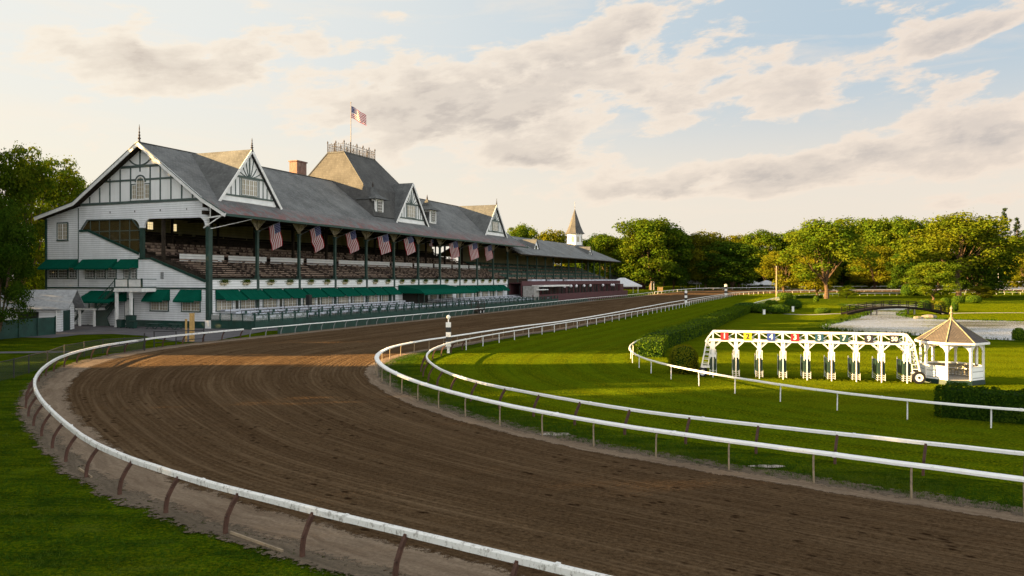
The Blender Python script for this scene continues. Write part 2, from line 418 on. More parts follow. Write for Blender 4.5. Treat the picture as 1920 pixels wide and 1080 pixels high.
# pixel of the 1920-wide reference -> place on the ground (used once, while laying out)
FF=1450.;HH=7.;HY=524.
def gp(px,py,z=0.0):
    Y=FF*(HH-z)/(py-HY)
    for _ in range(40):
        Y=.5*Y+.5*FF*(HH-z-gz(min(Y,480)))/(py-HY)
    return ((px-960)/FF*Y,Y)
def smooth(pts,step):
    out=[];n=len(pts)
    P_=[Vector(p) for p in pts]
    P_=[P_[0]*2-P_[1]]+P_+[P_[-1]*2-P_[-2]]
    dense=[]
    for i in range(1,n):
        a,b,c,d=P_[i-1],P_[i],P_[i+1],P_[i+2]
        for k in range(24):
            t=k/24; dense.append(.5*((2*b)+(c-a)*t+(2*a-5*b+4*c-d)*t*t+(3*b-a-3*c+d)*t**3))
    dense.append(P_[-2])
    return resample(dense,step)
def resample(dense,step=None,count=None):
    L=[0]
    for i in range(1,len(dense)): L.append(L[-1]+(dense[i]-dense[i-1]).length)
    n=count or max(2,int(L[-1]/step)+1)
    out=[];j=0
    for i in range(n):
        t=L[-1]*i/(n-1)
        while j<len(L)-2 and L[j+1]<t: j+=1
        k=(t-L[j])/max(1e-9,L[j+1]-L[j]); out.append(dense[j].lerp(dense[j+1],min(1,k)))
    return out
def offset(pts,d):   # + = left of travel
    out=[]
    for i,p in enumerate(pts):
        t=(pts[min(i+1,len(pts)-1)]-pts[max(i-1,0)]).normalized(); out.append(p+Vector((-t.y,t.x))*d)
    return out
def relax(pts,it=3):
    pts=[Vector(p) for p in pts]
    for _ in range(it):
        q=[p.copy() for p in pts]
        for i in range(1,len(pts)-1): q[i]=pts[i]*.5+(pts[i-1]+pts[i+1])*.25
        pts=q
    return pts
OUT=[(60,-27),(30,-4.5),(12,8.3),(1.8,15.3),(-3.3,18.65),(-7.9,21.7),(-14.0,26.7),(-18.1,31.5),(-23.3,38.2),(-27.7,44.8),(-31.4,51.8),(-34.6,59.4),(-36.2,66),(-36.7,72),(-36.0,79),(-34.0,86),(-30.9,94),(-25.6,107.5),(-19.8,122.5),(-10.4,147.5),(6.4,194.4),(30.4,262.4),gp(1232,546.7,1.1),gp(1306,540.6,1.1),gp(1368,539.6,1.1),(175,416),(300,430),(600,440)]
INN=[(75,-22.5),(45,-.1),(25,15.4),(15.1,22.9),(8.9,27.6),(4.0,31.7),(0.2,35.9),(-2.8,39.9),(-5.8,45.3),(-8.3,51.2),(-10.1,57.4),(-10.7,62),(-10.7,67),(-9.6,72.5),(-6.6,79.6),(0.9,97.0),(12.4,122.5),(48.4,219.4),(87.0,314),(102,338),(118,352),(150,362),(246,372),(600,380)]
TRF=[(60,-4.5),(35,13.3),(17.4,26.2),(7.3,33.4),(4.2,36.3),(1.2,40.0),(-1.9,44.3),(-4.2,49.2),(-5.8,54.8),(-6.7,60),(-6.8,65.3),(-6.1,71),(-4.4,77.1),(-1.0,86.4),(5.9,103.1),(16.2,127.0),(45,199.0),(50.6,216.5),(88.3,311),(103.5,334),(119,347),(150,356.5),(246,366),(600,374)]
INF=[(75,13),(50,22),(32,31.0),(23.8,35.4),(20.7,37.5),(18.6,39.6),(16.0,42.9),(13.6,47.3),(11.6,52.2),(10.3,56.9),(9.9,61.7),(10.1,66.8),(11.2,72.2),(13.5,79.2),(16.9,87.4),(21.5,97.4),(25.4,106.9),(40.8,145.0),(49.9,167.7),(64.3,203.7),(84,248),(100,280),(122,308),(150,322),(246,334),(600,340)]
OUT=relax(smooth(OUT,1.5),4);INN=relax(smooth(INN,1.5),4);TRF=relax(smooth(TRF,1.5),4);INF=relax(smooth(INF,1.5),4)
# ------------------------------------------------------------------ ground sheets
def grid_ground():
    m=M(); xs=[-2500,-900,-400,-200,-120,-60,-20,20,60,120,200,300,450,700,1200,2500]
    ys=[-900,-200,-40,0,40,80,120,200,270]+[280+10*i for i in range(22)]+[520,700,1200,2600]
    for y in ys:
        for x in xs: m.v.append((x,y,gz(y)))
    n=len(xs)
    for j in range(len(ys)-1):
        for i in range(n-1): m.f.append([j*n+i,j*n+i+1,(j+1)*n+i+1,(j+1)*n+i]);m.m.append(0)
    return m
tag(grid_ground().build('ground','grass_rough'),kind='structure')
def strip(name,a,b,mats,z,rows=6,cnt=420,kind='structure'):
    a=resample(a,count=cnt) if len(a)!=cnt else a; b=resample(b,count=cnt) if len(b)!=cnt else b
    m=M();uv=[];L=0
    for i in range(cnt):
        if i: L+=((a[i]-a[i-1]).length+(b[i]-b[i-1]).length)/2
        W=(b[i]-a[i]).length
        for j in range(rows+1):
            p=a[i].lerp(b[i],j/rows); m.v.append((p.x,p.y,gz(p.y)+z)); uv.append((L,0)) ; uv[-1]=(L,j/rows)
    for i in range(cnt-1):
        for j in range(rows):
            q=i*(rows+1)+j; m.f.append([q,q+1,q+rows+2,q+rows+1]);m.m.append(0)
    return m,uv
def nearest_pairs(a,b,cnt):
    # pair curve a with nearest-progress points on b, so that cross lines stay roughly square to the track
    A=resample(a,count=cnt); B=resample(b,count=2400); out=[];j=0
    for i,p in enumerate(A):
        t=(A[min(i+1,cnt-1)]-A[max(i-1,0)]).normalized()
        best=None
        for k in range(j,min(j+160,len(B))):
            d=abs((B[k]-p).dot(t))*1.0+(B[k]-p).length*.55
            if best is None or d<best[0]: best=(d,k)
        j=best[1]; out.append(j)
    # smooth the pairing
    f=[float(x) for x in out]
    for _ in range(25):
        g=f[:]
        for i in range(1,cnt-1): g[i]=(f[i-1]+2*f[i]+f[i+1])/4
        f=g
    res=[]
    for x in f:
        k=min(int(x),len(B)-2); res.append(B[k].lerp(B[k+1],x-k))
    return A,res
def sheet(name,A,B,matname,z,rows,scale_v=None,kind='structure'):
    m,uv=strip(name,A,B,matname,z,rows,len(A))
    if scale_v: uv=[(u,v*scale_v) for u,v in uv]
    # consistent upward normals
    ob=m.build(name,matname,uv=uv)
    me=ob.data; me.update()
    if sum(p.normal.z for p in me.polygons)<0: me.flip_normals()
    return tag(ob,kind=kind)
A,B=nearest_pairs(OUT,INN,520)
sheet('dirt_track',A,B,'dirt',.03,10,16.0)
def edge_strip(name,pts,d0,d1,matn,z,jit=.18,sub=2,part=None,wav=.25):
    p=pts if part is None else pts[part[0]:part[1]]
    a=offset(p,d0);b=offset(p,d1)
    random.seed(3)
    for arr,on in((a,True),(b,True)):
        for i in range(len(arr)):
            k=(math.sin(i*.9)+math.sin(i*2.3+1))*wav*.5+random.uniform(-jit,jit)
            t=(arr[min(i+1,len(arr)-1)]-arr[max(i-1,0)]).normalized(); arr[i]=arr[i]+Vector((-t.y,t.x))*k
    m,uv=strip(name,a,b,matn,z,sub,len(p))
    ob=m.build(name,matn,uv=uv); ob.data.update()
    if sum(q.normal.z for q in ob.data.polygons)<0: ob.data.flip_normals()
    return tag(ob,kind='structure')
O1=resample(OUT,.7); I1=resample(INN,.7)
# travel of OUT: camera side -> left bend -> away ; right of travel = track side
edge_strip('sandy_verge',O1,.35,-1.75,'verge_sand',.036,.0,6,wav=.15)
edge_strip('verge_edge',O1,.95,-.3,'verge_edge',.040,.0,6,wav=.15)
edge_strip('sandy_verge',I1,.95,-.3,'verge_sand',.036,.0,4,wav=.1)
edge_strip('verge_edge',I1,.25,-1.05,'verge_edge',.040,.0,4,wav=.15)
A,B=nearest_pairs(TRF,INF,420)
sheet('turf_course',offset(A,.0),B,'grass_turf',.012,8)
# infield lawn
def polysheet(name,pts,matn,z,kind='structure',gzf=True):
    m=M(); m.v=[(x,y,(gz(y) if gzf else 0)+z) for x,y in pts]; m.f=[list(range(len(pts)))];m.m=[0]
    ob=m.build(name,matn); ob.data.update()
    if ob.data.polygons[0].normal.z<0: ob.data.flip_normals()
    return tag(ob,kind=kind)
B2=resample(INF,2.0)
far=[Vector((p.x+max(0.5,(600-p.x)),p.y)) for p in B2]
fl=[p for p in B2 if p.y<300 and p.x<74]
m,uv=strip('infield_lawn',fl,[Vector((420,max(p.y,-10))) for p in fl],'grass_infield',.008,24,len(fl))
o=m.build('infield_lawn','grass_infield',uv=uv); o.data.update()
if sum(p.normal.z for p in o.data.polygons)<0: o.data.flip_normals()
tag(o,kind='structure')
pave=[gp(*p) for p in [(98,634),(150,628),(212,626.5),(270,630),(300,637),(350,642),(395,641),(450,630),(500,621)]]+[(-26,112),(-17,133),(-5,165),(20,232),(30,262),(10,262),(-30,165),(-48,118),(-70,128),(-90,140),(-90,100)]
polysheet('concourse_pavement',pave,'asphalt',.034,gzf=False)
pp=[Vector(gp(*p)) for p in [(-260,668),(-60,662),(60,660.5),(140,659),(215,650),(262,640),(290,634)]]
pp=smooth([tuple(p) for p in pp],1.5); q=[(p+Vector((.2,.95))) for p in pp][::-1]; pp=[p-Vector((.2,.95)) for p in pp]
polysheet('tarmac_path',[tuple(p) for p in pp+q],'asphalt',.016,gzf=False)
# pond
pl=[(1538,613),(1550,618.5),(1580,621.5),(1613,624),(1660,626),(1713,629),(1790,633),(1847,636),(1920,639.5),(2100,648),(2300,652),(2420,630),(2200,608),(1995,605),(1920,603),(1850,601),(1800,600),(1745,598),(1712,596),(1692,590),(1702,584),(1722,578),(1748,573.5),(1700,571),(1640,570.2),(1575,571.3),(1602,575.5),(1625,580),(1622,587),(1598,596),(1570,603),(1548,608)]
pw=smooth([gp(*p) for p in pl]+[gp(*pl[0])],2.2)[:-1]
polysheet('water',[tuple(p) for p in pw],'pond_water',.03,gzf=False)
def bank(pts):
    m=M();n=len(pts);uv=[]
    ar=sum(pts[i].x*pts[(i+1)%n].y-pts[(i+1)%n].x*pts[i].y for i in range(n)); sg=1 if ar<0 else -1
    prof=[(-.3,-.02),(.1,.05),(.7,.09),(1.7,.06),(3.2,0.0)]
    random.seed(5)
    for i in range(n):
        t=(pts[(i+1)%n]-pts[i-1]).normalized(); nn=Vector((-t.y,t.x))*sg
        j=random.uniform(.6,1.3)
        for d,h in prof: p=pts[i]+nn*d*j; m.v.append((p.x,p.y,h*j if h>0 else h))
    k=len(prof)
    for i in range(n):
        for j in range(k-1): m.f.append([i*k+j,((i+1)%n)*k+j,((i+1)%n)*k+j+1,i*k+j+1]);m.m.append(0)
    ob=m.build('pond_bank','grass_rough',smooth=True); ob.data.update()
    if sum(p.normal.z for p in ob.data.polygons)<0: ob.data.flip_normals()
    return tag(ob,kind='structure')
bank(pw)
def path(pxs,w,name='gravel_path'):
    c=smooth([gp(*p) for p in pxs],2.0); polysheet(name,[tuple(p) for p in offset(c,w)+offset(c,-w)[::-1]],'path_stone',.02,gzf=False)
path([(1765,588.5),(1800,587.2),(1860,586.6),(1920,586.6),(2100,588),(2400,594)],.9)
path([(1588,588),(1560,588.5),(1530,590),(1500,590),(1440,587)],.8)
def puddle(px,py,w,h):
    x,y=gp(px,py); m=M(); n=18; random.seed(int(px))
    m.v=[(x+math.cos(a)*w*r,y+math.sin(a)*h*r,.052) for a,r in ((2*math.pi*i/n,random.uniform(.7,1.1)) for i in range(n))]; m.f=[list(range(n))];m.m=[0]
    tag(m.build('puddle','puddle_water'),kind='structure')
puddle(1437,876.5,.75,.24); puddle(1042,816,.75,.35); pass
# ------------------------------------------------------------------ fences and rails
def post_mesh(style,h):
    m=M()
    if style=='goose':
        pts=[(-.42,0,-.05),(-.42,0,.22),(-.37,0,.5),(-.22,0,.78),(-.06,0,1.0),(0,0,h)]
        for i in range(len(pts)-1): m.beam(pts[i],pts[i+1],.085,.11)
    elif style=='lean':
        pts=[(-.34,0,-.05),(-.30,0,.45),(-.06,0,.95),(0,0,h)]
        for i in range(len(pts)-1): m.beam(pts[i],pts[i+1],.06,.09)
    elif style=='hook':
        pts=[(-.10,0,-.05),(-.10,0,.80),(-.07,0,.95),(0,0,h)]; m.tube(pts,.035,6)
    else: m.box(-.035,.035,-.035,.035,-.05,h)
    return m
def rail(name,label,cat,pts,h,w,t,spacing,style,mrail,mpost,side,cap=100,group=None,ztop=None,xr=None):
    root=empty(name,G(pts[0].x,pts[0].y),0,label,cat,group)
    inv=Vector(root.location)
    rp=resample(pts,.6)
    prof=[(-w/2,h-t),(w/2,h-t),(w/2,h-.03),(w/2-.03,h),(-w/2+.03,h),(-w/2,h-.03)]
    m=M();k=len(prof); random.seed(11)
    zz=0
    for i,p in enumerate(rp):
        tt=(rp[min(i+1,len(rp)-1)]-rp[max(i-1,0)]).normalized(); nn=Vector((-tt.y,tt.x))
        zz=.88*zz+random.uniform(-.006,.006); ll=math.sin(i*.13)*.012
        for d,z in prof:
            q=p+nn*(d+ll); m.v.append((q.x-inv.x,q.y-inv.y,z+gz(q.y)-inv.z+zz))
    for i in range(len(rp)-1):
        for j in range(k): m.f.append([i*k+j,(i+1)*k+j,(i+1)*k+(j+1)%k,i*k+(j+1)%k]);m.m.append(0)
    m.f.append(list(range(k)));m.m.append(0)
    for i in range(4,len(rp)-4,5):
        p=rp[i]
        if p.length>75 or i%10!=4: continue
        tt=(rp[i+1]-rp[i]).normalized(); nn=Vector((-tt.y,tt.x)); g=gz(p.y)
        m.beam((p.x-inv.x-tt.x*.05,p.y-inv.y-tt.y*.05,h-t/2+g-inv.z),(p.x-inv.x+tt.x*.05,p.y-inv.y+tt.y*.05,h-t/2+g-inv.z),w+.012,t+.012)
    m.build('rail',mrail,root)
    pp=resample(pts,spacing)
    proto=None;lst=[]
    for i,p in enumerate(pp):
        tt=(pp[min(i+1,len(pp)-1)]-pp[max(i-1,0)]).normalized(); nn=Vector((-tt.y,tt.x))*side
        lst.append((p.length,p,math.atan2(nn.y,nn.x)))
    lst=[q for q in lst if q[1].y>6 and q[1].x<.72*q[1].y+6]
    lst.sort(key=lambda q:q[0])
    rest=M(); pm=post_mesh(style,h-t*.7)
    for i,(d,p,a) in enumerate(lst):
        a2=a+random.uniform(-.06,.06)
        if i<cap:
            if proto is None: o=proto=pm.build('post',mpost,root)
            else: o=proto.copy(); col.objects.link(o); o.parent=root
            o.location=(p.x-inv.x,p.y-inv.y,gz(p.y)-inv.z); o.rotation_euler=(random.uniform(-.03,.03),random.uniform(-.02,.02),a2)
        else:
            mt=Matrix.Translation((p.x-inv.x,p.y-inv.y,gz(p.y)-inv.z))@Matrix.Rotation(a2,4,'Z')
            rest.add([mt@Vector(v) for v in pm.v],pm.f)
    if rest.v:
        o=rest.build('far_posts',mpost,root); o['kind']='stuff'
    return root
def cut(pts,f): return [p for p in pts if f(p)]
OR=[p for p in OUT if p.x<25]+[]
nearO=[p for p in OUT if (p.y<93 and p.x<13)]
farO=[p for p in OUT if p.y>=92 and p.x<560]
rail('outer_rail','weathered white rail on bent brown posts curving round the near outside of the dirt bend','track rail',nearO,1.17,.15,.17,3.05,'goose','weathered_white_rail','post_brown',-1)
gI=[p for p in farO if p.y<335]; gF=[p for p in farO if p.y>=336]
rail('outer_rail','white rail on thin slanting posts running in front of the grandstand terrace','track rail',gI,1.12,.12,.11,2.9,'lean','clean_white_rail','steel_grey',-1)
rail('outer_rail','farthest white rail below the distant woods across the back straight','track rail',gF,1.15,.16,.2,5.5,'lean','clean_white_rail','white_paint',-1,60)
rail('inner_rail','broad flat topped cream rail around the inside of the dirt track','track rail',[p for p in INN if p.y>6 and p.x<520],1.14,.34,.10,3.0,'hook','clean_white_rail','post_tan',-1)
# brown bent posts in the near bend, white posts further on
ks=next(i for i,p in enumerate(TRF) if p.y>76); tn=[p for p in TRF[:ks+1] if p.y>6]; tf=[p for p in TRF[ks:] if p.x<520]
rail('turf_rail','white rail on bent brown posts between the dirt bend and the striped turf','track rail',tn,1.16,.13,.13,3.0,'goose','clean_white_rail','post_brown',-1)
rail('turf_rail','white rail on white posts along the straight edge of the striped turf','track rail',tf,1.12,.10,.10,4.6,'straight','clean_white_rail','white_paint',-1)
rail('infield_rail','slim white rail curving past the hedge and the starting gate','track rail',[p for p in INF if p.y>8 and p.x<500],1.05,.11,.11,3.6,'hook','clean_white_rail','white_paint',1)
def low_board(px0,py0,px1,py1,label):
    a=gp(px0,py0);b=gp(px1,py1); m=M(); m.beam((0,0,.06),(b[0]-a[0],b[1]-a[1],.05),.05,.1)
    tag(m.build('edging_board','post_tan',loc=(a[0],a[1],0)),label,'board')
low_board(148,882,172,898,'short pale board lying at the foot of the bent posts on the left')
low_board(432,1003,530,1038,'long pale board lying between two bent posts at the bottom left')
def screen():
    p=offset(resample([q for q in gI if q.y>98 and q.y<250],2.0),.95); a=p[0]; m=M(); w=M()
    for i in range(len(p)-1):
        m.beam((p[i].x-a.x,p[i].y-a.y,.45),(p[i+1].x-a.x,p[i+1].y-a.y,.45),.05,.98)
    root=empty('trackside_screen',(a.x,a.y,0),0,'low dark green screen running behind the rail in front of the dining terrace','fence'); m.build('screen_panel','dark_green_paint',root)
screen()
# left chain link fence
def chainfence():
    pts=[gp(*p) for p in [(-140,752),(-60,732),(-20,721),(26,709),(54,700),(89,691),(121,677),(158,669.5),(193,663),(233,660.5),(271,658)]]
    a=pts[0]; root=empty('chain_link_fence',(a[0],a[1],0),0,'low black chain link fence curving across the lawn at the left','fence')
    m=M(); top=M()
    for i in range(len(pts)-1):
        (x0,y0),(x1,y1)=pts[i],pts[i+1]; x0-=a[0];x1-=a[0];y0-=a[1];y1-=a[1]
        m.add([(x0,y0,.05),(x1,y1,.05),(x1,y1,1.32),(x0,y0,1.32)],[(0,1,2,3)]); top.beam((x0,y0,1.34),(x1,y1,1.34),.05,.05)
    m.build('mesh_panel','chain_link',root); top.build('top_rail','black_paint',root)
    for i,(x,y) in enumerate(pts):
        q=M(); h=1.42 if i<len(pts)-1 else 1.75; q.tube([(x-a[0],y-a[1],-.05),(x-a[0],y-a[1],h)],.045 if i<len(pts)-1 else .07,8); q.build('post','black_paint',root)
chainfence()
def windscreen_fence():
    a=(-60.6,84);b=(-58.2,98.4); root=empty('privacy_fence',(a[0],a[1],0),0,'tall dark green screen fence in front of the small white shed','fence')
    d=Vector((b[0]-a[0],b[1]-a[1],0)); m=M(); m.beam((0,0,1.13),(d.x,d.y,1.13),.03,2.2); m.beam((0,0,1.13),(-14,-2,1.13),.03,2.2); m.build('screen_panel','dark_green_paint',root)
    for i in range(6):
        q=M(); p=d*(i/5); q.box(p.x-.06+.1,p.x+.06+.1,p.y-.06,p.y+.06,0,2.35); q.build('post','column_green',root)
windscreen_fence()
def barrier():
    a=gp(289,652);b=gp(382,641); root=empty('pipe_barrier',(a[0],a[1],0),0,'black pipe barrier gate standing open beside the outer rail','gate')
    dx,dy=b[0]-a[0],b[1]-a[1]; m=M()
    m.tube([(0,0,1.65),(dx,dy,1.3)],.05,8); m.tube([(0,0,.5),(dx,dy,.4)],.035,8); m.build('gate_bar','black_paint',root)
    for k,h in((0,1.7),(.42,1.5),(1,1.5)):
        q=M(); q.tube([(dx*k,dy*k,-.05),(dx*k,dy*k,h)],.06,8); q.build('post','black_paint',root)
barrier()
for (px,py,h,w,lab) in [(349,641,2.5,.17,'thin sunlit yellow wooden post left of the thick one by the barrier'),(360,640.5,3.15,.42,'thick sunlit yellow wooden post by the black barrier')]:
    x,y=gp(px,py); m=M(); m.box(-w/2,w/2,-w/2,w/2,-.05,h); m.box(-w/2-.03,w/2+.03,-w/2-.03,w/2+.03,h,h+.06)
    tag(m.build('wooden_post','yellow_wood',loc=(x,y,0)),lab,'post')
#@@PART2
# ------------------------------------------------------------------ grandstand (local x = along the front, y = depth, z = up)
TH=math.atan2(1450,580)
STAND=(-43.2,110.0,0)
UX,UY=math.cos(TH),math.sin(TH)
def W(s,t,z=0): return (STAND[0]+s*UX-t*UY, STAND[1]+s*UY+t*UX, z)
def wb(m,pl,pos,a0,a1,z0,z1,o0,o1,mi=0):
    if pl=='x': m.box(pos-o1,pos-o0,a0,a1,z0,z1,mi)
    else: m.box(a0,a1,pos-o1,pos-o0,z0,z1,mi)
def window(par,pl,pos,a0,a1,z0,z1,nx,ny,groups=1,trim='trim_green',glass='dark_glass',name='window',tw=.14,sub=True,label=None):
    m=M()
    wb(m,pl,pos,a0-tw,a1+tw,z1,z1+tw,0,.10,0); wb(m,pl,pos,a0-tw*1.3,a1+tw*1.3,z0-tw,z0,0,.14,0)
    wb(m,pl,pos,a0-tw,a0,z0,z1,0,.10,0); wb(m,pl,pos,a1,a1+tw,z0,z1,0,.10,0)
    gw=(a1-a0)/groups
    for g in range(groups):
        b0=a0+g*gw; b1=b0+gw
        wb(m,pl,pos,b0,b0+.09,z0,z1,0,.07,1); wb(m,pl,pos,b1-.09,b1,z0,z1,0,.07,1)
        wb(m,pl,pos,b0+.09,b1-.09,z0,z0+.09,0,.068,1); wb(m,pl,pos,b0+.09,b1-.09,z1-.09,z1,0,.068,1)
        for i in range(1,nx):
            c=b0+.09+(gw-.18)*i/nx; wb(m,pl,pos,c-.022,c+.022,z0+.09,z1-.09,0,.055,1)
        for j in range(1,ny):
            c=z0+.09+(z1-z0-.18)*j/ny; wb(m,pl,pos,b0+.09,b1-.09,c-.022,c+.022,0,.052,1)
    f=m.build(name,[trim,'white_paint'],par)
    p=M(); wb(p,pl,pos,a0,a1,z0,z1,-.05,.03,0)
    if sub: p.build('pane',glass,f)
    return f
def awning(par,pl,pos,a0,a1,zt,zb,out,val=.22,name='awning'):
    m=M()
    def q(a,o,z): return (pos-o,a,z) if pl=='x' else (a,pos-o,z)
    e=.03
    vs=[q(a0,.02,zt),q(a1,.02,zt),q(a1,out,zb),q(a0,out,zb),q(a0,.02,zb),q(a1,.02,zb),q(a0,out,zb-val),q(a1,out,zb-val)]
    m.add(vs,[(0,1,2,3),(0,3,4),(1,5,2),(3,2,7,6)])
    # underside sheet slightly below
    vs=[q(a0+e,.02,zt-.05),q(a1-e,.02,zt-.05),q(a1-e,out-e,zb-.05),q(a0+e,out-e,zb-.05)]
    m.add(vs,[(3,2,1,0)])
    n=max(2,int((a1-a0)/1.2))
    for i in range(n+1):
        a=a0+(a1-a0)*i/n; m.beam(q(a,.05,zt+.012),q(a,out,zb+.012),.03,.02)
    return m.build(name,'canvas_green',par)
def finial(par,x,y,z,h=1.9,name='finial'):
    m=M(); m.lathe([(.16,z-.3),(.20,z),(.10,z+.12*h),(.24,z+.2*h),(.09,z+.28*h),(.17,z+.38*h),(.07,z+.45*h),(.13,z+.55*h),(.05,z+.62*h),(.08,z+.75*h),(.01,z+h)],8,(x,y))
    return m.build(name,'rust_metal',par)
gs=empty('grandstand',STAND,TH,'long white timbered grandstand with grey slate roof, corner tower roof and rows of brown benches','grandstand')
SL=113.0; BAY=SL/11
# --- gable end wall (s=0)
def gp_wall():
    m=M(); T=.3
    def pr(poly,mi=0,a=0,b=T): m.prism(poly,'x',a,b,mi)
    pr([(0.3,0),(32.7,0),(32.7,5.7),(0.3,5.7)]); pr([(0.3,5.7),(10.6,5.7),(10.6,10.02),(0.3,6.7)])
    pr([(10.6,5.7),(32.7,5.7),(32.7,10.05),(10.6,10.05)]); pr([(25.2,10.05),(32.7,10.05),(32.7,16.6),(25.2,18.3)])
    pr([(13.16,10.05),(25.2,10.05),(25.2,14.5),(23.41,14.5),(13.16,10.87)])
    pr([(-.05,15.85),(25.2,16.12),(25.2,18.6),(0.1,18.35)],0)
    pr([(23.7,16.11),(25.2,14.5),(25.2,16.12)]); 
    # curved brackets over the posts
    def curve(c0,c1,zt,zb,bulge):
        pts=[];n=8
        for i in range(n+1):
            k=i/n; a=k*math.pi/2; pts.append((c0+(c1-c0)*math.sin(a)**1.0, zt-(zt-zb)*(1-math.cos(a))))
        return pts
    for c,sgn,wd in ((12.6,-1,1.7),(12.6,1,1.9),(.1,1,2.0)):
        pts=[(c+sgn*wd,16.0)]
        for i in range(9):
            a=i/8*math.pi/2; pts.append((c+sgn*(wd-(wd-.45)*math.sin(a)),16.0-1.35*(1-math.cos(a))-.02))
        pts+= [(c,14.6),(c,16.0)]
        m.prism(pts,'x',-.02 if c>1 else -.05,T+.02,0)
    m.build('gable_end_wall','white_clapboard',gs)
    q=M(); q.prism([(0.1,18.35),(25.2,18.62),(12,26.9)],'x',-.02,T+.02); q.build('gable_panel','white_vertical_board',gs)
gp_wall()
def timber():
    m=M();o0,o1=.02,.09
    wb(m,'x',0,.3,25.1,18.35,18.7,o0,.14)
    def roofz(t): return 18.5+(t)*.708 if t<=12 else 27.0-(t-12)*.62
    for t in (23.17,21.07,18.97,16.87,14.77,10.9,8.95,6.9,4.86,2.84):
        top=min(roofz(t)-.45, 23.7)
        wb(m,'x',0,t-.11,t+.11,18.6,top,o0,o1)
    wb(m,'x',0,5.2,20.6,21.68,21.95,o0,.11); wb(m,'x',0,8.2,17.7,23.62,23.98,o0,.12)
    m.beam((-.06,12.9,23.0),(-.06,12.9,26.4),.08,.22,up=(0,1,0))
    for sg in (1,-1):
        pts=[(-.07,12.9+sg*(.1+2.2*(1-math.cos(a))),24.0+2.0*math.sin(a)) for a in [i*math.pi/2/7 for i in range(8)]]
        pts=[(-.07,12.9+sg*2.5*math.sin(a)*1.0,23.95+2.0*(1-math.cos(a))) for a in [i*math.pi/2/7 for i in range(8)]]
        for i in range(7): m.beam(pts[i],pts[i+1],.2,.08,up=(1,0,0))
    m.build('half_timbering','trim_green',gs)
timber()
def arch_window():
    m=M(); a0,a1,z0=11.15,14.45,18.95; c=12.8
    window(gs,'x',0,13.6,14.5,z0,21.1,2,3,1,'trim_green','curtain_glass')
    window(gs,'x',0,11.05,11.95,z0,21.1,2,3,1,'trim_green','curtain_glass')
    m=M(); n=14
    ar=[(c+.78*math.cos(math.pi*i/n),21.45+.78*math.sin(math.pi*i/n)) for i in range(n+1)]
    for rr,w,mi,o in ((.98,.2,0,.12),(.76,.14,1,.10)):
        p=[(-.02-o/2,c+rr*math.cos(math.pi*i/n),21.45+rr*math.sin(math.pi*i/n)) for i in range(n+1)]
        for i in range(n): m.beam(p[i],p[i+1],w,o,mi,up=(1,0,0))
        if mi:
            for sg in(1,-1): m.beam((-.02-o/2,c+sg*rr,z0),(-.02-o/2,c+sg*rr,21.45),w,o,mi,up=(1,0,0))
    for y in (-.25,.25): wb(m,'x',0,c+y-.025,c+y+.025,z0,22.1,.03,.08,1)
    for z in (19.5,20.1,20.7,21.3,21.75): wb(m,'x',0,c-.7,c+.7,z-.025,z+.025,.03,.075,1)
    wb(m,'x',0,11.0,14.6,18.75,18.95,.03,.2,1)
    f=m.build('arched_window',['trim_green','white_paint'],gs)
    p=M(); p.prism([(c-.72,z0)]+[(y,z) for y,z in [(c+.72*math.cos(math.pi*i/n),21.45+.72*math.sin(math.pi*i/n)) for i in range(n+1)]][::-1]+[(c+.72,z0)],'x',-.045,.0); p.build('pane','curtain_glass',f)
arch_window()
window(gs,'x',0,27.95,30.1,13.2,15.75,2,4,2,'dark_green_paint','curtain_glass',tw=.16)
for a,b,g in ((30.1,32.1,1),(28.0,29.9,1),(26.0,27.6,1)):
    window(gs,'x',0,a,b,7.2,8.55,4,3,1,'dark_green_paint','dark_glass',tw=.09)
for a,b in ((22.2,24.0),(19.9,21.7),(17.7,19.4)): window(gs,'x',0,a,b,7.2,8.5,5,3,1,'dark_green_paint','dark_glass',tw=.09)
for a,b in ((15.1,16.1),(13.6,14.7)): window(gs,'x',0,a,b,7.15,8.5,3,3,1,'dark_green_paint','dark_glass',tw=.08)
awning(gs,'x',0,25.75,32.6,10.15,8.75,1.6); awning(gs,'x',0,17.5,24.7,10.1,8.7,1.6); awning(gs,'x',0,13.25,16.8,10.05,8.7,1.6)
awning(gs,'x',0,7.1,11.1,5.55,3.95,1.5); awning(gs,'x',0,1.2,5.1,5.55,3.95,1.5)
for a0,a1 in ((7.45,10.8),(1.5,4.8)): window(gs,'x',0,a0,a1,2.45,3.9,3,3,2,'dark_green_paint','curtain_glass',tw=.13)
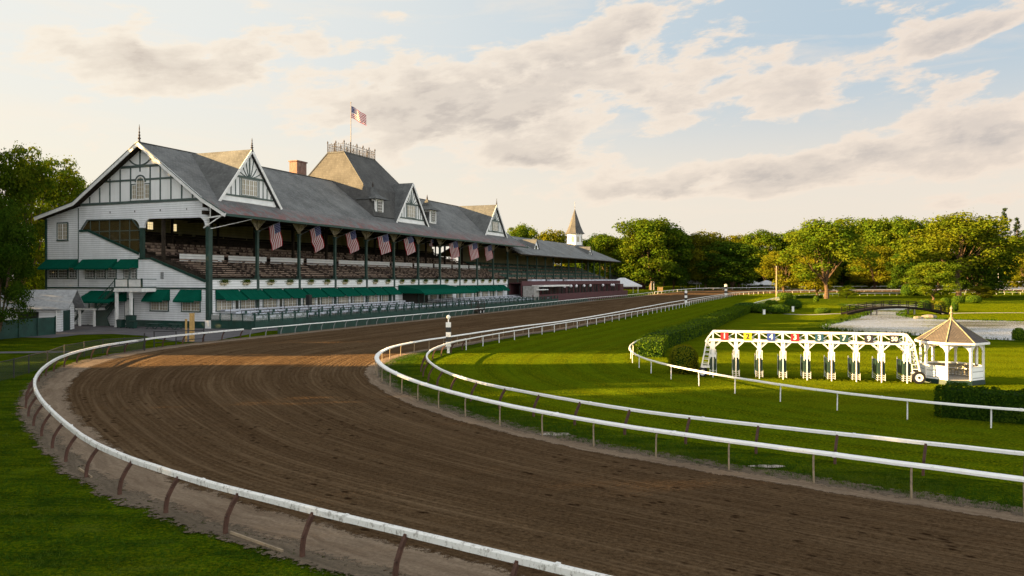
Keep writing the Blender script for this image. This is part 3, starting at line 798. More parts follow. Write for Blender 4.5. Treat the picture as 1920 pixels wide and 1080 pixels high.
def gable_trim():
    m=M()
    wb(m,'x',0,32.5,32.85,0,16.6,.0,.12,0); wb(m,'x',0,25.55,25.7,5.9,18.0,.0,.06,1)
    wb(m,'x',0,.4,32.5,5.62,5.84,.02,.12,0)
    m.beam((-.1,.45,6.75),(-.1,10.7,10.12),.14,.36,0,up=(0,0,1)); m.beam((-.1,10.6,10.1),(-.1,13.2,10.1),.14,.2,0)
    m.beam((-.1,13.1,10.85),(-.1,23.5,14.52),.14,.34,0); m.beam((-.1,23.4,14.5),(-.1,25.3,14.48),.14,.3,0)
    m.beam((-.06,25.2,14.5),(-.06,23.7,16.15),.1,.16,1); m.beam((-.06,23.7,16.12),(-.06,14.5,16.0),.1,.16,1); m.beam((-.06,14.5,15.98),(-.06,13.1,14.6),.1,.14,1)
    wb(m,'x',0,23.4,23.8,0,.1,0,.01,0)
    m.build('trim_boards',['dark_green_paint','trim_green'],gs)
    # glass in the stair shaped opening
    q=M(); q.prism([(25.0,14.6),(23.6,16.05),(14.6,15.92),(13.3,14.68),(13.3,11.1),(23.3,14.6)],'x',.10,.13); q.build('tinted_glazing','tinted_glass',gs)
    q=M()
    for t,zb in ((21.3,13.8),(19.2,13.05),(17.1,12.3),(15.1,11.6),(23.2,14.5)): q.box(.05,.17,t-.06,t+.06,zb,15.95)
    q.box(.06,.16,13.2,24.8,14.25,14.37); q.box(.06,.16,13.2,19.6,12.85,12.97)
    q.build('glazing_bars','trim_green',gs)
    # garage door, side door, vents
    q=M(); wb(q,'x',0,25.9,30.8,0,4.0,.02,.07,1); wb(q,'x',0,25.8,30.95,4.0,4.2,.02,.12,0); wb(q,'x',0,30.8,30.95,0,4.0,.02,.1,0); wb(q,'x',0,25.8,25.92,0,4.0,.02,.1,0)
    for z in (1,2,3): wb(q,'x',0,25.95,30.75,z,z+.04,.07,.085,0)
    q.build('garage_door',['trim_green','smooth_white_boards'],gs)
    q=M(); wb(q,'x',0,14.1,16.0,0,4.2,.02,.1,0); wb(q,'x',0,15.1,15.85,.2,4.0,.1,.14,1); wb(q,'x',0,14.25,15.0,.2,4.0,.1,.13,2); d=q.build('side_door',['dark_green_paint','white_paint','black_paint'],gs)
    h=M(); h.tube([(-.17,15.2,2.0),(-.17,15.2,2.3)],.03,6); h.build('handle','steel_grey',d)
    q=M(); wb(q,'x',0,8.3,8.85,7.1,8.1,.02,.1,0); q.build('vent','steel_grey',gs)
    q=M(); wb(q,'x',0,.3,18,0,1.0,.02,.06,0); q.build('dark_base_board','dark_green_paint',gs)
gable_trim()
def porch():
    m=M(); m.box(-2.7,0,9.7,15.1,5.4,5.75); m.box(-2.75,0,9.6,15.2,5.2,5.42)
    bal=m.build('balcony','white_paint',gs)
    r=M()
    for y in (9.8,12.4,15.0): r.box(-2.68,-2.5,y-.1,y+.1,5.75,7.15)
    for z0 in (5.85,7.0): r.box(-2.64,-2.54,9.8,15,z0,z0+.1); r.box(-2.6,0,9.75,9.85,z0,z0+.1)
    r.build('railing','dark_green_paint',bal)
    p=M(); 
    for y0,y1 in((9.9,12.3),(12.5,14.9)): p.box(-2.61,-2.57,y0,y1,5.95,7.0)
    p.build('railing_panel','white_paint',bal)
    for y in (12.0,14.8):
        q=M(); q.box(-2.65,-2.3,y-.18,y+.18,0,5.2); q.box(-2.7,-2.25,y-.23,y+.23,0,.3); q.build('porch_post','white_paint',gs)
    m=M(); m.box(-2.7,-.9,18.7,23.0,2.45,2.7)
    for y in(19.3,22.3): m.box(-2.6,-2.35,y-.13,y+.13,0,2.45)
    lan=m.build('stair_landing','white_paint',gs)
    r=M()
    for y in (18.9,20.2,21.6,22.9): r.box(-2.68,-2.58,y-.06,y+.06,2.7,3.85)
    r.box(-2.67,-2.59,18.8,23,3.75,3.85)
    for y in [18.9+.2*i for i in range(20)]: r.box(-2.645,-2.615,y-.02,y+.02,2.7,3.75)
    r.build('railing','dark_green_paint',lan)
    def stairs(y0,z0,y1,z1,x0,x1,n,nm):
        s=M()
        for i in range(n):
            k=(i+.5)/n; y=y0+(y1-y0)*k; z=z0+(z1-z0)*(i+1)/n
            s.box(x0,x1,y-abs(y1-y0)/n*.55,y+abs(y1-y0)/n*.55,z-.06,z)
        for x in(x0,x1): s.beam((x,y0,z0-.1),(x,y1,z1-.1),.08,.4)
        s.beam((x0,y0,z0+1.1),(x0,y1,z1+1.1),.07,.09)
        for i in range(n+1):
            k=i/n; s.beam((x0,y0+(y1-y0)*k,z0+(z1-z0)*k),(x0,y0+(y1-y0)*k,z0+(z1-z0)*k+1.1),.03,.03)
        s.beam((x0-.0,y0,z0),(x0,y0,z0+1.2),.14,.14); 
        s.build(nm,'dark_green_paint',gs)
    stairs(26.2,0,23.0,2.7,-2.6,-1.1,9,'staircase'); stairs(18.7,2.7,15.1,5.75,-2.6,-1.1,11,'staircase')
    q=M(); q.prism([(18.7,2.4),(15.1,5.4),(15.1,4.9),(18.7,1.2),(18.0,0),(21,0),(21,2.4)],'x',-.9,-.8); q.build('stair_screen','dark_green_paint',gs)
    awning(gs,'x',-.25,15.3,22.6,5.3,3.75,3.0,.25)
porch()
# --- roof
PROF=[(-4.3,16.15),(0,18.5),(12,27.1),(25.3,18.75),(33.6,16.75)]
def roof():
    m=M(); x0,x1=-1.3,118.0; th=.32
    top=PROF; bot=[(y,z-th) for y,z in PROF]
    # sag: ridge slightly uneven by splitting in x
    xs=[x0]+[x0+(x1-x0)*i/24 for i in range(1,24)]+[x1]; random.seed(2)
    dz=[0]+[random.uniform(-.05,.05) for _ in xs[1:-1]]+[0]
    n=len(top)
    for i,x in enumerate(xs):
        for y,z in top: m.v.append((x,y,z+dz[i]))
        for y,z in bot: m.v.append((x,y,z+dz[i]))
    for i in range(len(xs)-1):
        a=i*2*n;b=(i+1)*2*n
        for j in range(n-1):
            m.f.append([a+j,b+j,b+j+1,a+j+1]);m.m.append(0)
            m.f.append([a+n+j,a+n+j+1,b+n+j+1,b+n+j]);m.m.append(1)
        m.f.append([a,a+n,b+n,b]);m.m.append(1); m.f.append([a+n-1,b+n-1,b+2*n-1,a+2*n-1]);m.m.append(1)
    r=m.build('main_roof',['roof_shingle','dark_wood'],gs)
    for k,x in enumerate((x0-.04,x1+.04)):
        g=M()
        for j in range(n-1):
            a,b=PROF[j],PROF[j+1]; g.beam((x,a[0],a[1]-.22),(x,b[0],b[1]-.22),.10,.56)
            g.beam((x+(-.02 if k==0 else .02),a[0],a[1]+.06),(x+(-.02 if k==0 else .02),b[0],b[1]+.06),.2,.08,1)
        g.build('bargeboard',['white_paint','dark_green_paint'],r)
    e=M(); e.box(x0,x1,-4.42,-4.3,15.82,16.12); e.build('gutter','dark_green_paint',r)
    c=M(); c.beam((x0,12,27.16),(49,12,27.16),.35,.1); c.beam((66,12,27.16),(x1,12,27.16),.35,.1); c.build('ridge_cap','dormer_shingle',r)
    # eave brackets under the overhang
    b=M()
    for i in range(110):
        x=.2+i*1.04; b.beam((x,-4.1,15.98),(x,0,18.0),.09,.16)
    b.box(-1,117,-.25,.25,16.2,16.75); b.box(-1,117,-.12,.12,17.2,18.0)
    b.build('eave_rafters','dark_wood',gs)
    finial(gs,-1.0,12,27.2,2.6)
    # end bracket at the near corner
    b=M(); b.beam((-.9,-.1,15.6),(-.9,-3.9,16.0),.12,.18); b.beam((-.9,0,14.3),(-.9,-3.2,15.9),.12,.14); b.beam((-1,-1.3,15.7),(-1,-1.3,17.5),.1,.1); b.beam((-1,.2,17.9),(-1,-2.2,16.9),.1,.12)
    b.beam((.1,-.2,14.2),(4.6,-3.9,15.8),.1,.1)
    b.build('corner_bracket','white_paint',gs)
roof()
def chimney():
    m=M(); m.box(37.6,40.6,13.4,15.2,23,29.9); m.box(37.45,40.75,13.25,15.35,29.9,30.15); m.build('chimney','brick',gs)
chimney()
# gabled dormer with half timbering, windows and a sunburst
def gdormer(s0,s1,tf,zb,zp,tb,lab,win=4,fin=True,zr=None):
    c=(s0+s1)/2; h=zp-zb; w=(s1-s0)/2
    m=M(); m.prism([(s0+.25,zb-.5),(s1-.25,zb-.5),(s1-.25,zb),(c,zp-.35),(s0+.25,zb)],'y',tf,tf+.3)
    d=m.build('gable_dormer','white_vertical_board',gs); 
    if lab: d['label']=lab
    r=M(); th=.22; ov=.5
    zr=zr or zp
    for sg in (1,-1):
        a=(c,tf-ov,zp+.12);b=(c+sg*(w+.55),tf-ov,zb-.35); cc=(c+sg*(w+.55),tb,zb-.35+(zr-zp));dd=(c,tb,zr+.12)
        a2,b2,c2,d2=[(p[0],p[1],p[2]-th) for p in(a,b,cc,dd)]
        f=[(0,1,2,3),(7,6,5,4),(0,4,5,1),(1,5,6,2)]
        if sg>0: f=[q for q in f]
        r.add([a,b,cc,dd,a2,b2,c2,d2],f)
    ro=r.build('roof','dormer_shingle',d)
    t=M(); 
    for sg in (1,-1): t.beam((c,tf-ov-.05,zp-.12),(c+sg*(w+.5),tf-ov-.05,zb-.5),.1,.42,0)
    t.box(c-w+.6,c+w-.6,tf-.12,tf-.02,zb-.42,zb-.02,0)
    t.build('bargeboard','white_paint',d)
    g=M(); z1=zb+h*.10; z2=zb+h*.47
    def hw(z): return w*(1-(z-zb)/h)
    g.box(c-hw(z1)+.35,c+hw(z1)-.35,tf-.1,tf-.01,z1-.15,z1+.1); g.box(c-hw(z2)+.25,c+hw(z2)-.25,tf-.12,tf-.01,z2-.15,z2+.15)
    g.box(c-.1,c+.1,tf-.11,tf-.01,z2,zp-1.1)
    k=1
    x=w*.33
    while x<w*.95:
        for sg in (1,-1):
            top=min(z2-.1,zb+h*(1-x/w)-.45)
            if top>z1+.3: g.box(c+sg*x-.07,c+sg*x+.07,tf-.09,tf-.01,z1,top)
        x+=w*.145
    for r1,r2 in ((.30,.82),(.62,.62),(.95,.33)):
        for sg in(1,-1):
            pts=[]
            for i in range(6):
                a=i/5; xx=sg*(hw(z2)*r1*a**.75*.85); zz=z2+(zp-z2)*r2*(a**1.4)*.8
                pts.append((c+xx,tf-.06,zz))
            for i in range(5):
                if abs(pts[i+1][0]-c)<hw(pts[i+1][2])-.2: g.beam(pts[i],pts[i+1],.1,.1,up=(0,1,0))
    g.build('half_timbering','trim_green',d)
    window(d,'y',tf,c-w*.27,c+w*.27,z1+.25,z2-.3,2,3,win,'trim_green','curtain_glass',tw=.08,sub=False)
    p=M(); p.box(c-w*.27,c+w*.27,tf-.025,tf+.05,z1+.25,z2-.3); p.build('pane','curtain_glass',d)
    if fin: finial(d,c,tf-ov,zp,1.9)
    return d
gdormer(2.3,15.2,.2,18.75,26.75,12.2,'large half timbered gable nearest the camera end')
gdormer(53.6,66.6,.85,19.2,27.6,12.5,'half timbered gable in the middle below the tower roof',fin=False)
gdormer(98.5,112.5,.6,19.0,27.0,12.2,'half timbered gable nearest the far end')
def sdormer(c,tf,zb,zt,zp):
    m=M(); m.box(c-1.45,c+1.45,tf,tf+6.0,zb-1.2,zt); d=m.build('turret_dormer','dormer_shingle',gs)
    q=M(); q.box(c-1.5,c+1.5,tf-.06,tf,zb-.1,zt); q.box(c-1.52,c-1.3,tf-.08,tf+.2,zb-.1,zt); q.box(c-1.52,c-1.46,tf,tf+4,zt-.5,zt); q.build('white_front','white_paint',d)
    window(d,'y',tf-.05,c-.9,c+.9,zb+.35,zt-.45,3,4,1,'trim_green','dark_glass',tw=.08,sub=False)
    p=M(); p.box(c-.9,c+.9,tf-.1,tf-.05,zb+.35,zt-.45); p.build('pane','dark_glass',d)
    r=M(); o=len(r.v); 
    r.add([(c-2.6,tf-.9,zt-.1),(c+2.6,tf-.9,zt-.1),(c+2.6,tf+4,zt-.1),(c-2.6,tf+4,zt-.1),(c-.9,tf+.5,zt+.9),(c+.9,tf+.5,zt+.9),(c+.9,tf+2.6,zt+.9),(c-.9,tf+2.6,zt+.9),(c,tf+1.5,zp)],
      [(0,1,5,4),(1,2,6,5),(2,3,7,6),(3,0,4,7),(4,5,8),(5,6,8),(6,7,8),(7,4,8),(3,2,1,0)])
    r.build('pointed_roof','dormer_shingle',d); finial(d,c,tf+1.5,zp-.1,.9)
sdormer(48.6,1.7,19.9,23.2,26.0); sdormer(71.6,1.6,19.9,22.9,25.7)
def tower():
    m=M()
    rings=[(48.5,60.3,10,14,33.2),(46.6,65.2,3.8,20.4,25.6),(45.8,66.5,1.2,23,19.6)]
    for s0,s1,t0,t1,z in rings: m.v+=[(s0,t0,z),(s1,t0,z),(s1,t1,z),(s0,t1,z)]
    for i in range(2):
        a=i*4;b=a+4
        for k in range(4): m.f.append([a+k,b+k,b+(k+1)%4,a+(k+1)%4]);m.m.append(0)
    m.f.append([0,1,2,3]);m.m.append(0)
    t=m.build('tower_roof','tower_shingle',gs)
    c=M()
    for k in range(4): c.beam(m.v[k],m.v[4+k],.22,.16)
    for k in range(4): c.beam(m.v[k],m.v[(k+1)%4],.3,.2)
    c.build('hip_caps','dormer_shingle',t)
    r=M(); z=33.3
    cor=[(48.5,10),(60.3,10),(60.3,14),(48.5,14)]
    for k in range(4):
        a=Vector((*cor[k],z));b=Vector((*cor[(k+1)%4],z)); L=(b-a).length; n=int(L/.42)
        for zz in (.12,1.15,1.6): r.beam(a+Vector((0,0,zz)),b+Vector((0,0,zz)),.06,.06)
        for i in range(n):
            p=a.lerp(b,i/n); r.beam(p,p+Vector((0,0,1.6)),.035,.035); q=a.lerp(b,(i+1)/n)
            r.beam(p+Vector((0,0,.15)),q+Vector((0,0,1.1)),.03,.03)
            if i%2==0: r.lathe([(.03,z+1.6),(.07,z+1.75),(.01,z+1.95)],5,(p.x,p.y))
        nn=max(1,round(L/2.4))
        for i in range(nn):
            p=a.lerp(b,i/nn); r.lathe([(.08,z),(.08,z+1.8),(.15,z+1.95),(.13,z+2.1),(.02,z+2.4)],6,(p.x,p.y))
    r.build('roof_railing','rust_metal',t)
tower()
# --- columns, brackets, fascia
def columns():
    proto=None
    for k in range(12):
        x=k*BAY
        if k==0:
            q=M(); q.box(-.22,.22,-.28,.28,1.15,14.5); q.box(.25,.5,-.3,-.05,1.15,14.5); q.build('column','column_green',gs)
            q=M(); q.box(-.12,.35,12.3,12.9,9.95,14.65); q.build('column','column_green',gs)
            q=M(); q.box(-.28,.28,-.34,.34,0,1.2); q.build('column_base','white_paint',gs)
            continue
        if proto is None:
            q=M(); q.box(-.24,.24,-.24,.24,0,7.5); q.box(-.3,.3,-.3,.3,7.02,7.5); q.box(-.2,.2,-.2,.2,7.5,14.5); q.box(-.32,.32,-.32,.32,14.3,14.6); proto=q.build('column','column_green',gs)
            b=M(); 
            for sg in(1,-1):
                b.beam((0,0,14.6),(sg*1.5,0,16.15),.1,.12); b.beam((sg*.15,0,14.6),(sg*.2,0,16.1),.1,.1)
                for i in range(1,5):
                    u=i/5; b.beam((sg*1.5*u,0,14.6+1.55*u),(sg*.15,0,14.6+1.55*u+.2),.05,.06); b.beam((sg*1.5*u,0,14.6+1.55*u),(sg*1.5*u*.9,0,16.15),.05,.06)
                b.add([(sg*.05,-.02,14.6),(sg*1.4,-.02,16.12),(sg*.05,-.02,16.12)],[(0,1,2)]); 
            b.beam((0,0,14.7),(0,-2.2,16.6),.09,.11); b.box(-1.5,1.5,-.06,.06,16.1,16.2)
            br=b.build('fan_bracket','tan_lattice',proto)
            proto.location=(x,0,0)
        else:
            c=proto.copy(); col.objects.link(c); c.parent=gs; c.location=(x,0,0)
            d=br.copy(); col.objects.link(d); d.parent=c
    q=M()
    for k in range(12):
        xk=max(k*BAY,.7); q.box(xk-.2,xk+.2,8.9,9.3,9.6,24.2); q.box(xk-.15,xk+.15,17,17.3,12,22.5); q.beam((xk,0,17.2),(xk,24,17.2),.2,.3); q.beam((xk,9.1,21),(xk,3,18.2),.15,.2)
    for t in (4,9,14,19): q.box(0,SL,t-.1,t+.1,17.0,17.3)
    q.build('roof_trusses','dark_wood',gs)
columns()
def front():
    m=M(); m.box(.2,SL,.02,.3,0,5.62); w=m.build('front_wall','white_clapboard',gs)
    m=M(); m.box(.3,SL,-.12,.02,5.62,6.95); m.build('fascia_boards','smooth_white_boards',gs)
    m=M(); m.box(.3,SL,-.2,.05,6.95,7.12); m.box(.3,SL,-.16,.02,5.52,5.62)
    for k in range(12): m.box(k*BAY-.07,k*BAY+.07,-.17,-.12,5.6,6.95)
    m.build('parapet_cap','column_green',gs)
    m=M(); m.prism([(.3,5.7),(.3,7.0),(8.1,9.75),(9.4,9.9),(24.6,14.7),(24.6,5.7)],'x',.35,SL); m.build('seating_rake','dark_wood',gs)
    m=M(); m.box(.3,SL+2,24.6,24.9,5.7,19.5)
    m.build('rear_wall','dark_back_boards',gs)
    m=M(); m.box(0,SL+3,32.4,32.7,0,16.6); m.box(SL+2.7,SL+3,24.6,32.4,0,16); e=M(); e.prism([(0,17.2),(32.5,16.4),(25.2,18.4),(12,26.7),(0,18.3)],'x',SL+3.7,SL+4); e.build('far_gable_wall','dark_back_boards',gs); m.build('outer_wall','white_clapboard',gs)
    for k in range(11):
        for (a,b) in ((k*BAY+2.9,k*BAY+12.1),):
            if b>SL: b=SL-.5
            q=M(); q.box(a,b,8.15,8.25,9.7,10.85); 
            q.build('partition','smooth_white_boards',gs)
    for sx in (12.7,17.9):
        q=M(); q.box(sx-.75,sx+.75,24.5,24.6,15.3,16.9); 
        f=window(gs,'y',24.55,sx-.65,sx+.65,15.4,16.8,3,3,1,'dark_wood','daylight_glow_pane',name='daylight_glow_window',tw=.1)
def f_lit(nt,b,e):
    em=nt.n('ShaderNodeEmission',{'Color':(1,.78,.40,1),'Strength':1.1}); nt.L.new(em.outputs[0],e['out'].inputs[0])  # panes emit light to stand in for daylight through the back windows
mat('daylight_glow_pane',f_lit)
front()
def benches():
    random.seed(21)
    for k in range(11):
        for i in range(8):
            m=M(); y=.95+.92*i; z=7.28+.325*i; x=k*BAY+.45
            end=(k+1)*BAY-.35
            while x<end:
                L=random.uniform(1.8,5.0); x1=min(end,x+L)
                m.box(x,x1,y-.04,y,z+.33,z+.49); m.box(x,x1,y-.36,y-.10,z+.13,z+.18)
                for xx in (x+.05,x1-.08): m.box(xx,xx+.05,y-.4,y-.02,z-.1,z+.3,1)
                x=x1+random.choice([.03,.03,.04,.05,.25,.1])
            m.build('bench',['bench_wood','dark_wood'],gs)
    for i in range(8):
        m=M(); y=10.4+1.75*i; z=10.45+.553*i; x=.5
        while x<SL-.6:
            L=random.uniform(1.2,4.5); x1=min(SL-.5,x+L)
            m.box(x,x1,y-.05,y,z+.3,z+.62); m.box(x,x1,y-.5,y-.05,z+.12,z+.2); x=x1+random.choice([.05,.05,.3,.9])
        m.build('long_bench','dark_wood' if i>3 else 'bench_wood',gs)  # upper rows use a darker wood to paint in the shade under the roof
benches()
# front awnings, windows, doors
def ground_floor():
    pos=[1.35+5.05*i for i in range(10)]
    for i,a in enumerate(pos): awning(gs,'y',-.02,a,a+4.55,5.5,4.15,1.9,.2)
    a=80.5
    while a<SL-3.5: awning(gs,'y',-.02,a,a+4.5,5.5,4.15,1.9,.2); pos.append(a); a+=5.05
    for i,a in enumerate(pos):
        window(gs,'y',.0,a+.2,a+3.3,2.5,4.0,2,3,3,'dark_green_paint','curtain_glass',tw=.12)
        if i%2==0 and a<52:
            q=M(); q.box(a+4.0,a+4.85,-.05,.02,1.9,4.0,0); q.box(a+4.12,a+4.73,-.07,-.05,2.1,3.9,1); q.build('door',['white_paint','dark_glass'],gs)
    # large marquee canopy
    m=M(); s0,s1=53.0,78.5
    V=[(s0,-.1,5.85),(s1-4,-.1,5.85),(s0,-5.2,4.9),(s1-3,-5.2,4.9),(s1,-6.2,4.15),(s0,-6.2,4.15),(s1,-.1,4.2),(s0,-.1,4.15)]
    m.add(V,[(0,2,3,1),(2,5,4,3),(1,3,4,6),(0,7,5,2)]); 
    m.add([(s0,-6.22,4.15),(s1,-6.22,4.15),(s1,-6.22,3.85),(s0,-6.22,3.85)],[(0,1,2,3)])
    c=m.build('canopy','canvas_green',gs)
    for x in (s0+.3,s0+8.5,s0+17,s1-.6):
        q=M(); q.tube([(x,-6,1.0),(x,-6,4.1)],.07,8); q.build('canopy_post','dark_green_paint',gs)
    q=M(); q.box(55,66,-.06,.0,1.2,4.3); q.build('dark_entrance','black_paint',gs)
    for x in (67.5,71.5,75.5): window(gs,'y',0,x,x+2.6,2.5,4.0,2,3,2,'dark_green_paint','curtain_glass',tw=.12)
    q=M(); q.box(49.2,50.3,-.16,-.02,2.4,4.0); q.build('notice_board','dark_green_paint',gs)
ground_floor()
# --- dining terrace
def terrace():
    root=empty('dining_terrace',STAND,TH,'dark green railed dining terrace along the front of the grandstand','terrace')
    m=M(); E=133
    for i,(t0,t1,z) in enumerate(((-.02,-2.2,1.9),(-2.2,-4.2,1.6),(-4.2,-6.1,1.3),(-6.1,-8,1.0))): m.box(.3,E,t1,t0,0,z)
    m.build('deck','concrete',root)
    m=M(); m.box(.2,E,-8.1,-8.0,0,1.15); m.box(.15,.3,-8,-.3,0,1.2); m.box(E,E+.1,-8,0,0,1.2); m.build('front_wall','dark_green_paint',root)
    r=M()
    for z in(1.25,2.08): r.beam((.2,-8.05,z),(E,-8.05,z),.08,.12); r.beam((.2,-.4,z+.1),(.2,-8.05,z),.06,.08); r.beam((E,-.4,z+.1),(E,-8.05,z),.06,.08)
    r.build('top_rail','dark_green_paint',root)
    for k,(t,z) in enumerate(((-2.2,1.9),(-4.2,1.6),(-6.1,1.3))):
        r=M(); r.beam((2,t,z+1.0),(E-1,t,z+1.0),.045,.05); 
        for i in range(22): x=2+i*6; r.beam((x,t,z),(x,t,z+1.0),.05,.05)
        r.build('tier_rail','black_paint',root)
    proto=None
    for i in range(46):
        x=.2+i*(E-.2)/45
        if proto is None:
            q=M(); q.box(-.10,.10,-.10,.10,.9,2.25); proto=q.build('post','dark_green_paint',root); o=proto
        else: o=proto.copy(); col.objects.link(o); o.parent=root
        o.location=(x,-8.05,0)
    q=M(); q.add([(.16,-.4,1.3),(.16,-8,1.25),(.16,-8,2.05),(.16,-.4,2.1)],[(0,1,2,3)]); q.add([(.4,-8.0,1.25),(12,-8.0,1.25),(12,-8.0,2.05),(.4,-8.0,2.05)],[(0,1,2,3)]); q.build('lattice_panel','white_lattice',root)
    for i in range(3):
        q=M(); q.box(.08,.24,-2-2*i-.07,-2-2*i+.07,1,2.25); q.build('post','dark_green_paint',root)
    # tables and chairs
    tm=M(); tm.box(-1.42,1.42,-.42,.42,.70,.76); tm.box(-1.44,1.44,-.44,-.425,.52,.755); tm.box(-1.44,1.44,.425,.44,.52,.755)
    for x in(-1.2,1.2): tm.box(x-.04,x+.04,-.04,.04,0,.7)
    cm=M(); cm.box(-.22,.22,-.22,.22,.42,.47); cm.box(-.22,.22,.18,.22,.47,.92)
    for x in(-.19,.19):
        for y in(-.19,.19): cm.box(x-.025,x+.025,y-.025,y+.025,0,.43)
    tp=cp=None; random.seed(9)
    rows=[(-1.25,1.9,'on the top terrace tier beside the windows'),(-3.2,1.6,'on the second terrace tier'),(-5.15,1.3,'on the third terrace tier'),(-6.75,1.0,'on the lowest terrace tier behind the front railing')]
    for (t,z,lab) in rows:
        x=3.0
        while x<E-2:
            if not(54<x<67 and t>-6):
                if tp is None: o=tp=tm.build('dining_table','table_cloth')
                else: o=tp.copy(); col.objects.link(o)
                o.location=W(x,t,z); o.rotation_euler=(0,0,TH+random.uniform(-.02,.02))
                tag(o,'white clothed dining table '+lab,'table','dining tables '+lab)
                if t<-3:
                    for dx in((-.45,.45) if t<-4 else (.1,)):
                        if cp is None: c=cp=cm.build('dining_chair','seat_green')
                        else: c=cp.copy(); col.objects.link(c)
                        c.location=W(x+dx,t-.62,z); c.rotation_euler=(0,0,TH+math.pi+random.uniform(-.2,.2))
                        tag(c,'small green chair facing a white table '+lab,'chair','dining chairs '+lab)
            x+=3.05
terrace()
# planters on the fascia
def planters():
    b=M(); b.box(-.75,.65,-.32,0,-.34,-.1); b.box(-.6,-.45,-.3,0,-.5,-.34); b.box(.1,.25,-.3,0,-.5,-.34)
    random.seed(4); f=M()
    for i in range(260):
        x=random.gauss(0,.5); x=max(-1.2,min(1.2,x)); y=-.2+random.uniform(-.25,.2); z=random.uniform(-.12,.40)*(1-abs(x)*.5)
        leaf(f,Vector((x,y,z)),random.uniform(.1,.2))
    proto=None;kk=0
    names=['first','second']
    for k in range(11):
        for j,dx in enumerate((2.9,7.6)):
            x=k*BAY+dx
            if proto is None:
                root=empty('flower_box',(0,0,0)); b.build('box','tan_lattice',root); f.build('plants','leaf_green',root); proto=root
            else: root=copy_tree(proto)
            root.location=W(x,-.14,6.62); root.rotation_euler=(0,0,TH)
            tag(root,'leafy flower box, %s one in the %s fascia bay from the near corner'%(('left' if j==0 else 'right'),['first','second','third','fourth','fifth','sixth','seventh','eighth','ninth','tenth','eleventh'][k]),'flower box','flower boxes along the white fascia')
def leaf(m,p,s,nrm=None,jit=1.0,mi=0):
    n=Vector((random.gauss(0,1),random.gauss(0,1),random.gauss(0,1)))
    if nrm is not None: n=nrm*1.6+n*jit
    n.normalize(); a=n.orthogonal().normalized(); q=random.uniform(0,6.283)
    b=n.cross(a); u=a*math.cos(q)+b*math.sin(q); w=n.cross(u)
    k=len(m.v); s2=s*random.uniform(.5,.8)
    m.v+=[tuple(p-u*s*.5),tuple(p+w*s2*.5+n*s*.1),tuple(p+u*s*.5),tuple(p-w*s2*.5+n*s*.1)]
    m.f.append([k,k+1,k+2,k+3]); m.m.append(mi)
planters()
# flags
def flag_mesh(L,Hh,wave,ripple,nx=16,ny=12,fold=0.0):
    m=M();uv=[]
    for i in range(nx+1):
        for j in range(ny+1):
            u=i/nx;v=j/ny
            m.v.append((u*L*(1-fold*v*.3),math.sin(u*ripple+v*1.3)*wave*u+math.sin(u*ripple*2.1+v*3)*wave*.3*u,v*Hh)); uv.append((u,v))
    for i in range(nx):
        for j in range(ny):
            k=i*(ny+1)+j; m.f.append([k,k+ny+1,k+ny+2,k+1]);m.m.append(0)
    return m,uv
def flags():
    random.seed(6)
    fm,uv=flag_mesh(3.6,2.2,.13,9)
    proto=None
    order=['first','second','third','fourth','fifth','sixth','seventh','eighth','ninth']
    lab=['first from the near corner','second from the near corner','third from the near corner','fourth from the near corner','fifth from the near corner','','seventh from the near corner','eighth from the near corner','last of the row']
    for k in range(9):
        x=(k+1)*BAY
        if k==5: continue
        if proto is None:
            root=empty('eave_flag',(0,0,0))
            q=M(); q.tube([(0,0,0),(0,-4.1,1.55)],[.045,.035],6); q.lathe([(.02,1.5),(.07,1.57),(.01,1.66)],6,(0,-4.12)); q.build('flagpole','steel_grey',root)
            d=Vector((0,-4.1,1.55)).normalized()
            mm=M(); mm.f=fm.f;mm.m=fm.m
            # hoist along the pole, fly hanging down
            for (fx,fy,fz) in fm.v:
                base=Vector((0,0,0))+d*(2.0+fz); kk=fx/3.5
                mm.v.append(tuple(base+Vector((fy*1.6+.75*kk,-.45*kk,-fx))))
            mm.build('flag','flag_cloth',root,uv=uv,smooth=True); proto=root
        else: root=copy_tree(proto)
        root.location=W(x,-.3,14.45); root.rotation_euler=(random.uniform(-.06,.06),random.uniform(-.12,.12),TH+random.uniform(-.22,.32)); root.scale=(random.uniform(.6,1.5),random.uniform(.94,1.04),random.uniform(.88,1.06))
        tag(root,'American flag on a slanting pole under the eave, '+lab[k],'flag','American flags hanging along the grandstand eave')
    # the small furled one
    root=empty('eave_flag',W(6*BAY,-.3,14.45),TH,'small American flag blown sideways and half furled, sixth along the eave','flag','American flags hanging along the grandstand eave')
    q=M(); q.tube([(0,0,0),(0,-4.1,1.55)],[.045,.035],6); q.build('flagpole','steel_grey',root)
    f2,uv2=flag_mesh(2.6,1.0,.25,10); mm=M();mm.f=f2.f;mm.m=f2.m
    d=Vector((0,-4.1,1.55)).normalized()
    for (fx,fy,fz) in f2.v: mm.v.append(tuple(d*(3.0+fz*.8)+Vector((fx*.75,fx*.55+fy,-fx*.45+fy*.6-fz*.35))))
    mm.build('flag','flag_cloth',root,uv=uv2,smooth=True)
    # tower flag
    root=empty('rooftop_flag',W(54,12,33.2),0,'American flag flying from the tall pole on the tower roof','flag')
    q=M(); q.tube([(0,0,0),(0,0,11.3)],[.09,.05],8); q.lathe([(.03,11.3),(.12,11.4),(.12,11.5),(.02,11.6)],8); q.build('flagpole','post_tan',root)
    f3,uv3=flag_mesh(3.5,2.5,.25,8); mm=M();mm.f=f3.f;mm.m=f3.m
    for (fx,fy,fz) in f3.v: mm.v.append((.1+fx*.9,fy*1.2,8.2+fz*(1-.12*fx/3.5)-fx*.40-.10*fx*fx/3.5+math.sin(fx*2.4)*.10))
    mm.build('flag','flag_cloth',root,uv=uv3,smooth=True)
flags()
